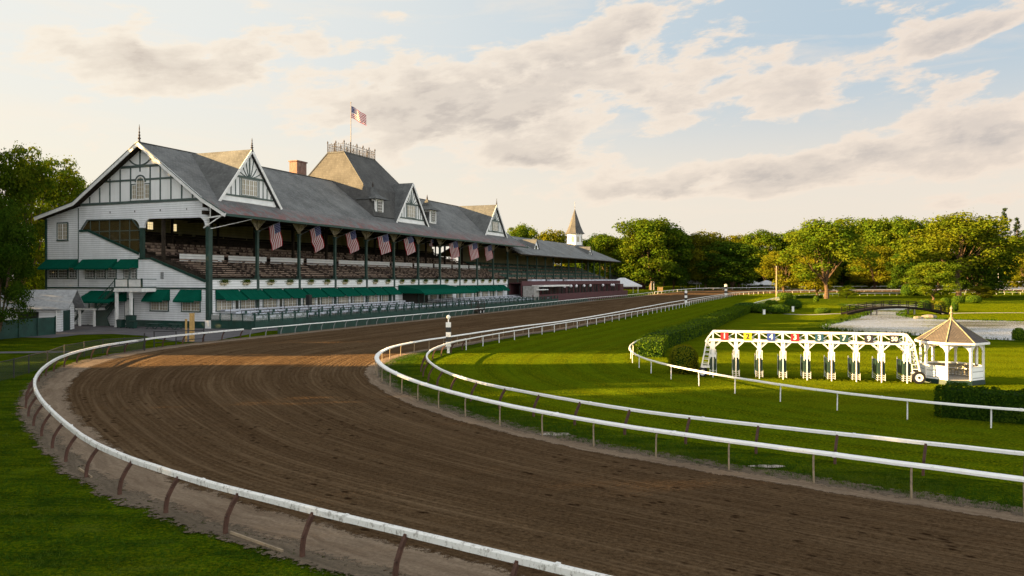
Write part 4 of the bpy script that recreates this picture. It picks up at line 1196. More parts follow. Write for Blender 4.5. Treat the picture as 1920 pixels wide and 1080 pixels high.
# ------------------------------------------------------------------ second grandstand
def second():
    root=empty('far_grandstand',STAND,TH,'lower far grandstand with grey hipped roof, spire and green seats','grandstand')
    m=M(); s0,s1,r0,r1=113,228,113,213
    V=[(s0,-4,14.1),(s1,-4,14.3),(r1,9,20.7),(r0,9,20.5),(s0,22,14),(s1,22,14.2)]
    m.add(V,[(0,1,2,3),(1,5,2),(3,2,5,4)]); V2=[(x,y,z-.3) for x,y,z in V]; m.add(V2,[(3,2,1,0),(2,5,1),(4,5,2,3)],1)
    m.add([V[0],V[1],V2[1],V2[0]],[(3,2,1,0)],1); m.add([V[1],V[5],V2[5],V2[1]],[(3,2,1,0)],1); m.add([V[0],V[3],V2[3],V2[0]],[(0,1,2,3)],1)
    r=m.build('roof',['far_roof_shingle','dark_wood'],root)
    for c,zp in ((137.2,19.2),(196.8,19.3)):
        q=M(); q.prism([(c-3.2,15.2),(c+3.2,15.4),(c,zp)],'y',.4,.6); d=q.build('gable_dormer','white_vertical_board',root)
        q=M(); 
        for sg in(1,-1): q.add([(c,.1,zp+.15),(c+sg*3.6,.1,15.1),(c+sg*3.6,7,15.1),(c,7,zp+.15)],[(0,1,2,3)])
        q.build('roof','dormer_shingle',d)
        q=M(); q.box(c-.7,c+.7,.3,.4,16.1,17.4); q.build('pane','dark_glass',d)
    # spire
    c=(205.3,9)
    q=M(); q.lathe([(5.2,17.5),(3.4,20.4),(3.2,20.4)],8,c,phase=.39); q.build('spire_skirt','dormer_shingle',root)
    q=M(); q.lathe([(2.95,20.2),(2.95,24.6),(3.2,24.7),(3.2,25.0)],8,c,phase=.39); b=q.build('belfry','white_paint',root)
    q=M()
    for k in range(8):
        a=math.pi/4*k; n=Vector((math.cos(a),math.sin(a))); t=Vector((-n.y,n.x)); o=Vector(c)+n*2.74
        pts=[(-.55,21.6),(.55,21.6),(.55,23.3),(.38,23.75),(0,23.95),(-.38,23.75),(-.55,23.3)]
        q.add([(o.x+t.x*x,o.y+t.y*x,z) for x,z in pts],[list(range(7))])
    q.build('arched_openings','curtain_glass',b)
    q=M(); q.lathe([(4.0,24.9),(3.3,25.7),(2.3,28),(.9,32.2),(.12,34.6)],8,c,phase=.39); s=q.build('spire','tower_shingle',root)
    q=M(); q.tube([(c[0],c[1],34.3),(c[0],c[1],37.6)],.08,6); q.lathe([(.05,35.2),(.25,35.4),(.05,35.6)],6,c); q.beam((c[0]-.5,c[1],36.8),(c[0]+.5,c[1],36.8),.06,.06); q.build('weather_vane','steel_grey',s)
    proto=None
    for k in range(14):
        x=120.5+8.05*k
        if proto is None: q=M(); q.box(-.18,.18,-.18,.18,5.8,14.1); q.beam((0,0,12.6),(1.4,0,14),.1,.12); q.beam((0,0,12.6),(-1.4,0,14),.1,.12); o=proto=q.build('column','column_green',root)
        else: o=proto.copy(); col.objects.link(o); o.parent=root
        o.location=(x,0,0)
    m=M(); m.prism([(0,5.5),(0,6.9),(15,12.2),(15,5.5)],'x',114,224); m.build('seating_rake','dark_wood',root)
    m=M(); m.box(114,196,15,15.3,5,17.5); m.build('rear_wall','dark_back_boards',root)
    random.seed(8)
    for i in range(12):
        m=M(); y=.9+1.15*i; z=7.2+.405*i; x=114.5
        while x<223: 
            L=random.uniform(1,4); x1=min(223.5,x+L); m.box(x,x1,y-.1,y,z,z+.5); m.box(x,x1,y-.5,y-.1,z,z+.12); x=x1+random.choice([.05,.2,.8])
        o=m.build('bench_row','seat_green' if i%3 else 'bench_wood',root)
    m=M(); m.box(113.5,226,-4,0,5.9,6.1); m.box(113.5,226,-4.1,-4,5.3,6.55)
    for k in range(15): x=113.6+8.03*k; m.box(x-.15,x+.15,-4.05,-3.75,0,6)
    m.box(113.5,226,-.3,0,0,5.9); m.box(114,226,-7.2,-7,0,2.7); m.box(114,226,-6.9,-4,0,.6); m.box(226,232,-4,1,0,5.2)
    for k in range(30): x=113.6+3.75*k; m.box(x-.1,x+.1,-4.08,-3.9,2.6,5.4)
    m.build('maroon_lower_storey','maroon_boards',root)
    m=M()
    for k in range(30): x=113.6+3.75*k; m.box(x+.35,x+3.4,-3.2,-3.1,2.2,5.2)
    m.build('bay_shade_panels','black_paint',root)  # black panels stand in for the shade inside the open bays
    m=M()
    for k in range(26):
        x=116+4.2*k
        if random.random()<.85: m.box(x-1.9,x+1.7,-3.6,-2.4,6.5,7.0)
    m.build('white_cloth_tables','table_cloth',root)
    m=M(); m.box(121.5,146,-7.6,-3.9,4.9,5.35); m.build('flat_canopy','white_paint',root)
    m=M(); m.box(114.2,118.2,-7.4,-4.1,0,5.2); m.build('stone_pier','concrete',root)
    m=M(); m.box(116,122.8,-8.6,-7.2,4.0,4.25); m.build('small_canopy','white_paint',root)
    for k,x in enumerate((150,157,163,172,180,197,210,213)):
        q=M(); q.lathe([(.05,4.3),(.38,4.5),(.5,4.85),(.38,5.2),(.05,5.35)],10,(x,-4.6)); q.build('globe_lamp','lamp_white',root)
second()
# ------------------------------------------------------------------ starting gate
def text_mesh(s,size,name):
    cu=bpy.data.curves.new(name,'FONT'); cu.body=s; cu.size=size; cu.align_x='CENTER'; cu.align_y='CENTER'; cu.offset=size*.022; cu.extrude=.004
    ob=bpy.data.objects.new(name,cu); col.objects.link(ob); bpy.context.view_layer.update()
    me=bpy.data.meshes.new_from_object(ob); bpy.data.objects.remove(ob); return me
solid('plate_red',(.28,.008,.012));solid('plate_yellow',(.50,.42,.01));solid('plate_blue',(.02,.045,.24));solid('plate_teal',(.006,.055,.10));solid('plate_green',(.01,.045,.045));solid('plate_black',(.018,.018,.03))
def wheel(par,x,y,r,w):
    t=M(); n=28
    prof=[(r*.62,-w/2),(r*.93,-w/2),(r,-w*.3),(r,w*.3),(r*.93,w/2),(r*.62,w/2)]
    for i,(rr,yy) in enumerate(prof):
        for k in range(n): a=2*math.pi*k/n; t.v.append((x+rr*math.cos(a),y+yy,r+rr*math.sin(a)))
    for i in range(len(prof)):
        for k in range(n):
            j=(i+1)%len(prof); t.f.append([i*n+k,i*n+(k+1)%n,j*n+(k+1)%n,j*n+k]);t.m.append(0)
    wh=t.build('wheel','black_rubber',par,smooth=False)
    q=M()
    q.tube([(x,y-w*.42,r),(x,y+w*.42,r)],r*.63,24); q.tube([(x,y-w*.5,r),(x,y-w*.4,r)],r*.2,12,1)
    for k in range(6):
        a=k*math.pi/3; q.tube([(x+r*.4*math.cos(a),y-w*.46,r+r*.4*math.sin(a)),(x+r*.4*math.cos(a),y-w*.41,r+r*.4*math.sin(a))],r*.055,6,1)
    q.build('rim',['white_paint','black_paint'],wh)
def gate():
    A=Vector((14.4,55.4));B=Vector((26.6,52.1)); d=B-A; L=d.length; ang=math.atan2(d.y,d.x); n=8; b=L/n
    root=empty('starting_gate',(A.x,A.y,0),ang,'long white horse racing starting gate with eight numbered stalls on the infield grass','starting gate')
    m=M()
    for y,w in ((0,.12),(1.0,.08)):
        m.beam((0,y,3.28),(L,y,3.28),w,w); m.beam((-.3,y,2.66),(L+.3,y,2.66),w*1.25,w*1.25)
        for k in range(n+1):
            m.beam((k*b,y,2.66),(k*b,y,3.28),w*.8,w*.8)
            if y==0 and k<n: m.beam((k*b+.05,y,3.24),(k*b+.52,y,2.92),.05,.05); m.beam((k*b+b-.05,y,3.24),(k*b+b-.52,y,2.92),.05,.05); m.beam((k*b+b-.1,y,2.72),(k*b+b-.52,y,2.92),.05,.05)
    for k in range(n+1): m.beam((k*b,0,3.28),(k*b,1.0,3.28),.06,.06); m.beam((k*b,0,2.66),(k*b,1.0,2.66),.06,.06)
    m.build('overhead_truss','white_paint',root)
    def stall(par,k):
        m=M()
        for y in (0,1.0):
            if y==0:
                m.box(-.13,-.05,y-.05,y+.05,1.5,2.66); m.box(.05,.13,y-.05,y+.05,1.5,2.66); m.box(-.05,.05,y-.06,y-.02,1.5,2.5)
            else: m.box(-.05,.05,y-.04,y+.04,.3,2.66)
            for sg in (1,-1): m.beam((sg*.08,y,2.15),(sg*.55,y,2.6),.06,.07)
        m.box(-.03,.03,-.12,-.05,.0,1.75); m.box(-.2,.2,-.06,.06,1.45,1.62)
        for sg in(1,-1):
            m.box(sg*.17,sg*.21,-.1,-.02,1.35,2.0); m.beam((sg*.2,-.06,1.95),(sg*.05,-.06,2.05),.04,.04)
            for z in(.18,.32,.46): m.beam((sg*.06,-.1,z),(sg*.24,-.1,z+.05),.02,.02); m.beam((sg*.22,-.08,z-.03),(sg*.22,1.9,z-.03),.025,.025)
            m.beam((sg*.24,-.1,.12),(sg*.24,-.1,.6),.02,.02); m.beam((sg*.22,1.9,.1),(sg*.22,1.9,1.6),.05,.05)
        f=m.build('stall_divider','white_paint',par)
        p=M()
        for sg in(1,-1): p.box(sg*.08,sg*.22,-.05,1.9,.55,1.45)
        p.build('padding','pad_green',f)
        return f
    proto=None
    for k in range(n+1):
        if proto is None: o=proto=stall(root,k)
        else:
            o=proto.copy(); col.objects.link(o); o.parent=root
            for c in list(proto.children): cc=c.copy(); col.objects.link(cc); cc.parent=o
        o.location=(k*b,0,0)
    for (sg,x0) in ((-1,0),(1,L)):
        m=M()
        for y in(0,1.0):
            m.beam((x0,y,3.28),(x0+sg*.42,y,2.72),.09,.09); m.beam((x0+sg*.42,y,2.72),(x0+sg*.80,y,.72),.09,.09); m.beam((x0+sg*.12,y,2.6),(x0+sg*.35,y,.72),.06,.06); m.beam((x0+sg*.1,y,.72),(x0+sg*.85,y,.72),.09,.09)
            for i in range(6):
                z=.95+i*.32; m.beam((x0+sg*.3*(1-i*.08),y,z),(x0+sg*(.78-.065*i),y,z+.02),.04,.04)
        for i in range(6): z=1.0+i*.33; m.beam((x0+sg*(.76-.06*i),0,z),(x0+sg*(.76-.06*i),1.0,z),.04,.04)
        m.beam((x0+sg*.5,-.05,.72),(x0+sg*.5,1.05,.72),.1,.1); m.beam((x0+sg*.7,0,.45),(x0+sg*.7,0,.75),.1,.1)
        m.build('end_frame','white_paint',root)
        wheel(root,x0+sg*.72,-.05 if sg>0 else 0,.42 if sg>0 else .33,.24); wheel(root,x0+sg*.72,1.05,.42 if sg>0 else .33,.24)
    txt=['1','2','4','3','3','7','9','50']; cl=['plate_red','plate_yellow','plate_blue','plate_red','plate_teal','plate_green','plate_black','plate_black']
    for k in range(n):
        x=(k+.5)*b; q=M(); q.box(x-.27,x+.27,-.12,-.08,2.70,3.24); p=q.build('number_plate',cl[k],root); p['label']='%s plate with the number %s'%(cl[k].split('_')[1],txt[k])
        me=text_mesh(txt[k],.50 if len(txt[k])<2 else .40,'number'); me.materials.clear(); me.materials.append(MATS['black_paint' if k==1 else 'white_paint'])
        t=bpy.data.objects.new('number',me); col.objects.link(t); t.parent=p; t.location=(x,-.127,2.965); t.rotation_euler=(R(90),0,0)
gate()
# ------------------------------------------------------------------ gazebo
def gazebo():
    root=empty('gazebo',(30.05,52.9,0),R(-127.6),'small white octagonal gazebo with pointed shingle roof beside the starting gate','gazebo')
    n=8; Rr=1.88
    def c(k,r,z): a=2*math.pi*k/n; return Vector((r*math.cos(a),r*math.sin(a),z))
    m=M(); m.lathe([(2.0,0),(2.0,.16),(1.98,.16),(1.98,.3)],8); m.build('base','pad_green',root)
    m=M(); m.lathe([(1.9,.3),(1.9,.33)],8); 
    m.build('floor','concrete',root)
    for k in range(n):
        p=M(); p.beam(c(k,Rr,.3),c(k,Rr,2.72),.14,.14,up=c(k,1,0)); p.build('post','white_paint',root)
    m=M()
    for k in range(n):
        a=c(k,Rr,0);b=c(k+1,Rr,0)
        m.beam(a+Vector((0,0,2.66)),b+Vector((0,0,2.66)),.10,.16)
        # arched brackets
        for (u,v) in ((a,b),(b,a)):
            d=(v-u).normalized(); z=Vector((0,0,1))
            pts=[u+d*.07+z*2.1,u+d*.07+z*2.58,u+d*.5+z*2.58,u+d*.40+z*2.50,u+d*.24+z*2.40,u+d*.15+z*2.27]
            nn=d.cross(z)*.03
            m.add([q+nn for q in pts]+[q-nn for q in pts],[(0,1,2,3,4,5),(11,10,9,8,7,6)]+[(i,6+i,6+(i+1)%6,(i+1)%6) for i in range(6)])
    m.build('arched_brackets','white_paint',root)
    w=M(); t=M()
    for k in range(n):
        if k==0: continue
        a=c(k,Rr,0);b=c(k+1,Rr,0); z=Vector((0,0,1))
        w.beam(a+z*.74,b+z*.74,.05,.86); 
        t.beam(a+z*1.19,b+z*1.19,.13,.05)
    w.build('panel_wall','smooth_white_boards',root); t.build('sill_rail','white_paint',root)
    s=M()
    for k in range(2,8):
        a=c(k,1.6,0);b=c(k+1,1.6,0); z=Vector((0,0,1)); s.beam(a+z*.75,b+z*.75,.4,.05); s.beam(a*1.08+z*1.0,b*1.08+z*1.0,.05,.25)
        for i in range(5): q=a.lerp(b,i/5)*.93; s.beam(q+z*.33,q+z*.73,.05,.05)
    s.build('bench','dark_back_boards',root)
    r=M(); Ro=2.22
    for k in range(n):
        a=c(k,Ro,2.80);b=c(k+1,Ro,2.80); r.add([a,b,(0,0,4.32)],[(0,1,2)])
    ro=r.build('roof','gazebo_shingle',root)
    r=M()
    for k in range(n):
        a=c(k,Ro+.02,2.75);b=c(k+1,Ro+.02,2.75); r.beam(a,b,.06,.14); r.beam(c(k,Ro,2.83),(0,0,4.34),.06,.04,1)
    o=len(r.v); r.v+=[tuple(c(k,Ro,2.74)) for k in range(n)]; r.f.append([o+k for k in range(n)][::-1]); r.m.append(1)
    r.build('fascia_and_ridges',['white_paint','dark_back_boards'],ro)
    f=M(); f.lathe([(.13,4.25),(.15,4.36),(.06,4.42),(.07,4.6),(.13,4.7),(.05,4.8),(.05,4.95),(.09,5.0),(.01,5.2)],10); f.build('finial','post_tan',root)
gazebo()
# ------------------------------------------------------------------ striped poles
def spole(x,y,h,label,ball=True,w=.46):
    root=empty('striped_pole',G(x,y),0,label,'marker pole','black and white striped marker poles beside the rails')
    m=M(); m.box(-.12,.12,-.12,.12,0,.65); m.tube([(0,0,h-.75),(0,0,h-.4)],.06,8)
    m.build('shaft','white_paint',root)
    b=M(); z0=.62; z1=h-.7; n=5; m.box
    for k in range(n):
        a=z0+(z1-z0)*k/n; b.box(-w/2,w/2,-w/2,w/2,a,z0+(z1-z0)*(k+1)/n-.004,0 if k%2==0 else 1)
    b.build('striped_panel',['white_paint','black_paint'],root)
    if ball:
        q=M(); pr=[(.01,h-.41)]+[(.20*math.sin(math.pi*i/8),h-.20-.20*math.cos(math.pi*i/8)) for i in range(1,8)]+[(.01,h+.01)]
        q.lathe(pr,14); q.build('ball','white_paint',root,smooth=True)
spole(-6.05,73.6,3.62,'black and white striped pole with a ball on top, nearest the camera beside the bend')
x,y=gp(1286,571.5); spole(x,y,4.6,'black and white striped pole in the middle distance along the turf rail',False,.62)
x,y=gp(1361,556.5); spole(x,y,5.6,'farthest black and white striped pole near the far turn',False,.85)
# ------------------------------------------------------------------ tractor-like cart against the rail
def cart():
    x,y=gp(889,588); root=empty('equipment_cart',(x+.8,y,0),TH,'dark piece of wheeled track equipment parked at the outer rail','cart')
    m=M(); m.box(-1.2,1.2,-.7,.7,.5,.75); m.box(-.2,.9,-.55,.55,.75,1.35); m.box(-1.1,-.4,-.6,.6,.75,1.0)
    for a,b in (((-1.2,-.7),( -1.2,.7)),((1.2,-.7),(1.2,.7))):
        for z in(1.1,1.5,1.9): m.beam((*a,z),(*b,z),.05,.05)
    for px in(-1.4,1.4):
        for py in(-.8,.8): m.beam((px,py,.5),(px,py,2.6),.12,.12)
    m.box(-1.5,1.5,-.85,.85,2.5,2.62); m.build('body','rust_metal',root)
    wheel(root,-.8,-.85,.42,.2);wheel(root,.8,-.85,.42,.2);wheel(root,-.8,.85,.42,.2);wheel(root,.8,.85,.42,.2)
cart()
# ------------------------------------------------------------------ bridge
def bridge():
    A=Vector(gp(1583,590.5));B=Vector(gp(1772,589.5)); d=B-A;L=d.length; root=empty('footbridge',(A.x,A.y,0),math.atan2(d.y,d.x),'low arched dark footbridge with open railings over the pond','bridge')
    N=24; w=1.1
    def z(x): u=x/L; return .3+1.3*(1-(2*u-1)**2)
    m=M()
    for i in range(N):
        a=i*L/N;b=(i+1)*L/N
        m.beam((a,0,z(a)),(b,0,z(b)),2*w,.1); 
        for y in(-w,w): m.beam((a,y,z(a)-.12),(b,y,z(b)-.12),.16,.42)
    m.build('deck','bridge_stain',root)
    for y in(-w,w):
        r=M()
        for i in range(N):
            a=i*L/N;b=(i+1)*L/N
            for h in (.42,.80): r.beam((a,y,z(a)+h),(b,y,z(b)+h),.05,.09)
            r.beam((a,y,z(a)+1.15),(b,y,z(b)+1.15),.09,.08)
        for i in range(13): a=i*L/12; r.beam((a,y,z(a)-.1),(a,y,z(a)+1.25),.10,.10)
        r.build('railing','bridge_stain',root)
    for x in(L*.29,L*.66):
        q=M()
        for y in(-w+.1,w-.1): q.beam((x,y,-.5),(x,y,z(x)-.1),.22,.22)
        q.beam((x,-w,z(x)-.3),(x,w,z(x)-.3),.2,.25); q.build('pier','stone_rock',root)
bridge()
def rock(px,py,s,label):
    x,y=gp(px,py); random.seed(px); m=M(); n=8
    prof=[(s*.9,-.1),(s,.25*s),(s*.75,.5*s),(s*.3,.62*s)]
    m.lathe(prof,9); m.v=[(a*1.5*random.uniform(.85,1.15),b*random.uniform(.85,1.15),c*random.uniform(.8,1.15)) for a,b,c in m.v]
    tag(m.build('rock','stone_rock',loc=(x,y,0)),label,'rock')
rock(1742,596,1.0,'pale boulder on the bank under the right end of the footbridge'); rock(1722,597,.6,'smaller boulder left of the pale one under the footbridge')
# ------------------------------------------------------------------ foliage
def blob_leaves(m,c,r,n,s,flat=.8,up=.25,mi=0):
    for _ in range(n):
        d=Vector((random.gauss(0,1),random.gauss(0,1),random.gauss(0,1)+up)).normalized()
        rr=random.uniform(.62,1.06)
        p=c+Vector((d.x*r*rr,d.y*r*rr,d.z*r*flat*rr)); leaf(m,p,s*random.uniform(.7,1.35),d,.75,mi)
def tree_proto(H,Rx,trunk,seed,lm,nblob=60,ln=120,ls=.5,top=.0,core=True,droop=0,lobes=7,spread=1.0):
    random.seed(seed)
    limbs=M(); tops=[]
    r0=H*.013+.06
    tr=[(0,0,-.3),(random.uniform(-.15,.15),0,trunk*.5),(random.uniform(-.4,.4),random.uniform(-.3,.3),trunk)]
    limbs.tube(tr,[r0*1.5,r0,r0*.85],9)
    base=Vector(tr[-1])
    cz=(H+trunk)/2; rz=(H-trunk)/2*1.0
    for i in range(lobes):
        a=2*math.pi*i/lobes+random.uniform(-.4,.4); e=random.uniform(.25,1.0)
        tgt=Vector((math.cos(a)*Rx*.62*random.uniform(.6,1.05)*(1.1-e*.5),math.sin(a)*Rx*.62*random.uniform(.6,1.05)*(1.1-e*.5),trunk+(H-trunk)*(.25+.58*e)))
        mid=base.lerp(tgt,.5)+Vector((0,0,-.06*H*random.random()))+Vector((random.uniform(-.5,.5),random.uniform(-.5,.5),0))
        limbs.tube([base-Vector((0,0,trunk*.12)),base.lerp(mid,.5),mid,tgt],[r0*.62,r0*.45,r0*.33,r0*.12],6)
        tops.append(tgt)
        for j in range(3):
            t2=tgt+Vector((random.gauss(0,1),random.gauss(0,1),random.uniform(-.2,.9))).normalized()*Rx*.38
            limbs.tube([mid.lerp(tgt,.35*j),(mid.lerp(tgt,.35*j)+t2)/2+Vector((0,0,.2)),t2],[r0*.2,r0*.14,r0*.05],4); tops.append(t2)
    cr=M(); rb=Rx*.27
    for i in range(nblob):
        if i<len(tops): c=tops[i]
        else:
            u=random.random()**.85; pr=[.60,.88,1.0,.98,.86,.66,.36]; q=u*(len(pr)-1); j=min(int(q),len(pr)-2); Rp=pr[j]+(pr[j+1]-pr[j])*(q-j)
            a=random.uniform(0,6.283); k=math.sqrt(random.uniform(.22,1.0))*.88; lob=1+.13*math.sin(a*3+seed)+.08*math.sin(a*5+u*6+seed)
            c=Vector((math.cos(a)*Rx*Rp*k*lob,math.sin(a)*Rx*Rp*k*lob,trunk+rb*.5+(H-trunk-rb*1.1)*u))
        r=rb*random.uniform(.55,1.15)
        blob_leaves(cr,c,r,int(ln*(r/rb)**1.6),ls,.72)
        # a few stray sprays
        for _ in range(int(ln*.08)):
            d=Vector((random.gauss(0,1),random.gauss(0,1),random.gauss(0,1))).normalized(); leaf(cr,c+d*r*random.uniform(1.02,1.22),ls*.8)
    # normalise: measured top at H
    zt=max(v[2] for v in cr.v); 
    root=empty('broadleaf_tree',(0,0,0)); limbs.build('trunk','bark',root); cr.build('crown',lm,root,uv=None)
    root['_h']=zt; rx=sorted(abs(v[0]) for v in cr.v)[int(len(cr.v)*.985)]; root['_r']=rx
    return root
def pine_proto(seed):
    random.seed(seed); H=20; t=M(); t.tube([(0,0,-.3),(0,0,H*.6),(0,0,H*.98)],[.35,.2,.04],7); c=M()
    z=4.5
    while z<H:
        L=(H-z)*.30+.5; 
        for k in range(7):
            a=random.uniform(0,6.28); ll=L*random.uniform(.6,1.15)
            e=Vector((math.cos(a)*ll,math.sin(a)*ll,z+random.uniform(-.2,.6))); t.tube([(0,0,z),tuple(e)],[.06,.02],4)
            for i in range(26):
                u=random.uniform(.25,1.05); leaf(c,Vector((e.x*u,e.y*u,z+(e.z-z)*u))+Vector((random.gauss(0,.22),random.gauss(0,.22),random.gauss(0,.16))),.5,Vector((0,0,1)),.8)
        z+=random.uniform(.7,1.1)
    root=empty('pine_tree',(0,0,0)); t.build('trunk','bark',root); c.build('crown','leaf_pine',root,uv=None); root['_h']=20.0; root['_r']=4.2; return root
TP={}
def tree(kind,x,y,H,Wd,label,group=None,rot=None,name=None,z=None):
    p=TP[kind]
    if not p.get('_used'): o=p; p['_used']=1
    else: o=copy_tree(p)
    sz=H/p['_h']; sx=Wd/2/p['_r']
    o.location=(x,y,gz(y) if z is None else z); o.scale=(sx,sx,sz); o.rotation_euler=(0,0,random.uniform(0,6.28) if rot is None else rot)
    return tag(o,label,'tree',group)
TP['oak']=tree_proto(20,8.5,2.2,1,'leaf_green',100,210,.55)
TP['oak2']=tree_proto(20,8,1.9,2,'leaf_green',95,210,.55,lobes=8)
TP['gold']=tree_proto(20,7.5,2.0,3,'leaf_gold',90,200,.55)
TP['airy']=tree_proto(20,8,4.2,5,'leaf_green',86,190,.5,lobes=9)
TP['airy2']=tree_proto(20,8.6,4.6,15,'leaf_mid',84,190,.5,lobes=9)
TP['dark']=tree_proto(20,8.5,1.2,6,'leaf_dark',105,190,.6)
TP['dark2']=tree_proto(20,8.5,.8,7,'leaf_dark',105,190,.6,lobes=6)
TP['near']=tree_proto(20,8,1.6,8,'leaf_dark',120,480,.33,lobes=10)
TP['lit']=tree_proto(20,6.5,4,9,'leaf_green',60,330,.34,lobes=9)
TP['pine']=pine_proto(4)
def ptree(kind,px,Y,topy,wpx,label,group=None,rot=None):
    x=(px-960)/FF*Y; g=gz(Y); H=7+(HY-topy)*Y/FF-g; return tree(kind,x,Y,H,wpx*Y/FF,label,group,rot)
random.seed(31)
WG='trees around the far side of the racecourse'
ptree('oak',1221,395,402,128,'large round leafy tree beside the far track gate, just right of the grandstands',WG)
ptree('oak2',1192,405,440,80,'smaller leafy tree tucked against the left side of the big tree beside the far gate',WG)
ptree('dark2',1262,400,425,75,'darker tree hugging the right side of the big tree beside the far gate',WG)
ptree('oak2',978,345,416,66,'green tree rising behind the join of the two grandstands',WG)
ptree('gold',1037,370,426,64,'yellow green tree rising behind the far grandstand left of its spire',WG)
ptree('dark',1092,400,441,58,'dark tree right behind the spire of the far grandstand',WG)
ptree('oak',1140,415,436,86,'tree behind the hipped end of the far grandstand roof',WG)
ptree('dark',1100,430,448,60,'low dark tree at the far grandstand end behind its columns',WG)
ptree('gold',1323,405,430,86,'sunlit gold sided tree above the left white tent',WG)
ptree('dark',1372,398,446,110,'big dark round tree standing just right of the gold sided one',WG)
ptree('gold',1385,440,436,70,'tall green gold tree top showing behind the big dark round tree',WG)
ptree('oak2',1432,430,429,90,'tall tree between the dark round tree and the big golden one',WG)
ptree('gold',1470,335,466,80,'short golden tree behind the wooden utility pole near the far turn',WG)
ptree('airy',1550,283,404,150,'big spreading tree with forked dark trunk by the left end of the pond',WG,rot=1.2)
ptree('gold',1532,300,470,70,'slim lit tree with straight trunk just left of the big forked tree',WG)
ptree('oak',1500,430,424,90,'tall background tree left of the big forked tree top',WG)
ptree('oak',1640,425,402,100,'tall background tree halfway between the two big spreading trees',WG)
ptree('gold',1640,400,458,80,'sunlit lower tree in front of the tall one between the two big spreading trees',WG)
ptree('oak2',1700,415,403,90,'tall background tree immediately left of the biggest spreading tree',WG)
ptree('dark2',1700,385,470,70,'dark lower tree with drooping boughs left of the biggest spreading tree',WG)
ptree('airy2',1797,298,392,185,'biggest spreading tree with pale forked trunk on the lawn behind the pond',WG,rot=.4)
ptree('oak',1750,263,488,88,'small leaning leafy tree below the left side of the biggest spreading tree',WG)
ptree('dark',1833,310,430,110,'dark tree filling the right shoulder of the biggest spreading tree',WG)
ptree('gold',1839,262,535,46,'drooping low leafy sapling on the lawn under the biggest spreading tree',WG)
ptree('gold',1925,330,470,70,'pale green tree cut by the right edge of the picture',WG)
ptree('gold',1640,410,510,36,'small pale ornamental tree in front of the dark woods',WG)
ptree('oak2',1587,284,535,34,'little young tree on the lawn just right of the forked trunk',WG)
for px,Y,ty,w,lab in ((1884,440,390,34,'tallest pine on the skyline at the right'),(1907,445,408,36,'pine right of the tallest pine on the skyline'),(1856,445,404,30,'pine left of the tallest pine on the skyline'),(1930,440,412,40,'pine on the skyline at the very right edge')):
    ptree('pine',px,Y,ty,w,lab,'pines on the skyline')
ords=['first','second','third','fourth','fifth','sixth','seventh','eighth','ninth','tenth','eleventh','twelfth','thirteenth','fourteenth','fifteenth','sixteenth','seventeenth','eighteenth','nineteenth','twentieth','twenty-first','twenty-second','twenty-third','twenty-fourth','twenty-fifth','twenty-sixth','twenty-seventh','twenty-eighth','twenty-ninth','thirtieth']
i=0
for px in range(1120,2330,44):
    k=['dark','dark2','dark','oak','dark2','dark'][i%6]
    ptree(k,px+random.uniform(-8,8),random.uniform(455,480),random.uniform(424,462) if px<1600 else random.uniform(408,446),random.uniform(56,74),'tree in the back row of the woods, %s from the left'%ords[i],'back row of the woods'); i+=1
i=0
for px in range(1290,2300,58):
    ptree(['dark2','dark'][i%2],px,random.uniform(440,450),random.uniform(478,495),random.uniform(70,90),'low dark tree at the foot of the woods, %s from the left'%ords[i],'dark trees at the foot of the woods'); i+=1
# left side
LG='trees at the left of the grandstand'
ptree('lit',100,150,289,125,'backlit airy tree rising beyond the gable eave at the left',LG,rot=2.0)
ptree('lit',160,172,332,70,'smaller backlit tree touching the gable eave at the left',LG,rot=.5)
ptree('near',-6,88,372,128,'tall dark tree at the left edge in front of the white shed',LG,rot=1.0)
ptree('lit',34,125,264,118,'tree behind the dark left edge tree, brightly backlit',LG)
ptree('dark2',62,140,452,60,'low bushy tree between the shed and the gable corner',LG)
ptree('near',-60,92,330,150,'dark tree just outside the left of the picture behind the screen fence',LG)
# unseen trees on the left, placed and sized to shade the bend
i=0
SHADE_TREES=[(-66,-46,27),(-64,-34,29),(-67,-23,27),(-63,-12,30),(-66,-1,28),(-63,10,30),(-67,20,28),(-62,30,30),(-70,45,21.5),(-60,57,6.5),(-61,67,7),(-73,72,40),(-78,88,42),(-90,73,46),(-96,88,48),(-86,103,37),(-89,117,37),(-102,110,41),(-84,4,32),(-86,26,32),(-86,46,32),(-84,-20,32),(-125,112,42)]
for x,y,h in SHADE_TREES:
    tree(['dark','oak','dark2','oak2'][i%4],x,y,h,17 if h>10 else 10,'unseen tree placed to shade the bend from the left, %s in order going round'%ords[i],'unseen trees placed left of the bend for shade',z=0); i+=1
def understory():
    random.seed(55); m=M()
    for px in range(1105,2500,9):
        for Y0,hh in ((468,15),(500,22)):
            x=(px-960)/FF*Y0+random.uniform(-3,3); y=Y0+random.uniform(-5,5); g=gz(y)
            for _ in range(3):
                blob_leaves(m,Vector((x+random.uniform(-2,2),y,g+random.uniform(2,hh))),4.2,26,1.7)
    # dense middle so that no bright horizon shows between the stems
    for i in range(60):
        x=40+i*16; m.add([(x,505,0),(x+16.5,505+random.uniform(-1,1),0),(x+16.5,505,16+random.uniform(-3,3)),(x,505,16+random.uniform(-3,3))],[(0,1,2,3)])
    tag(m.build('far_wood','leaf_dark',uv=None),'dark far off wood closing the view behind the rows of trees','wood',kind='stuff')
understory()
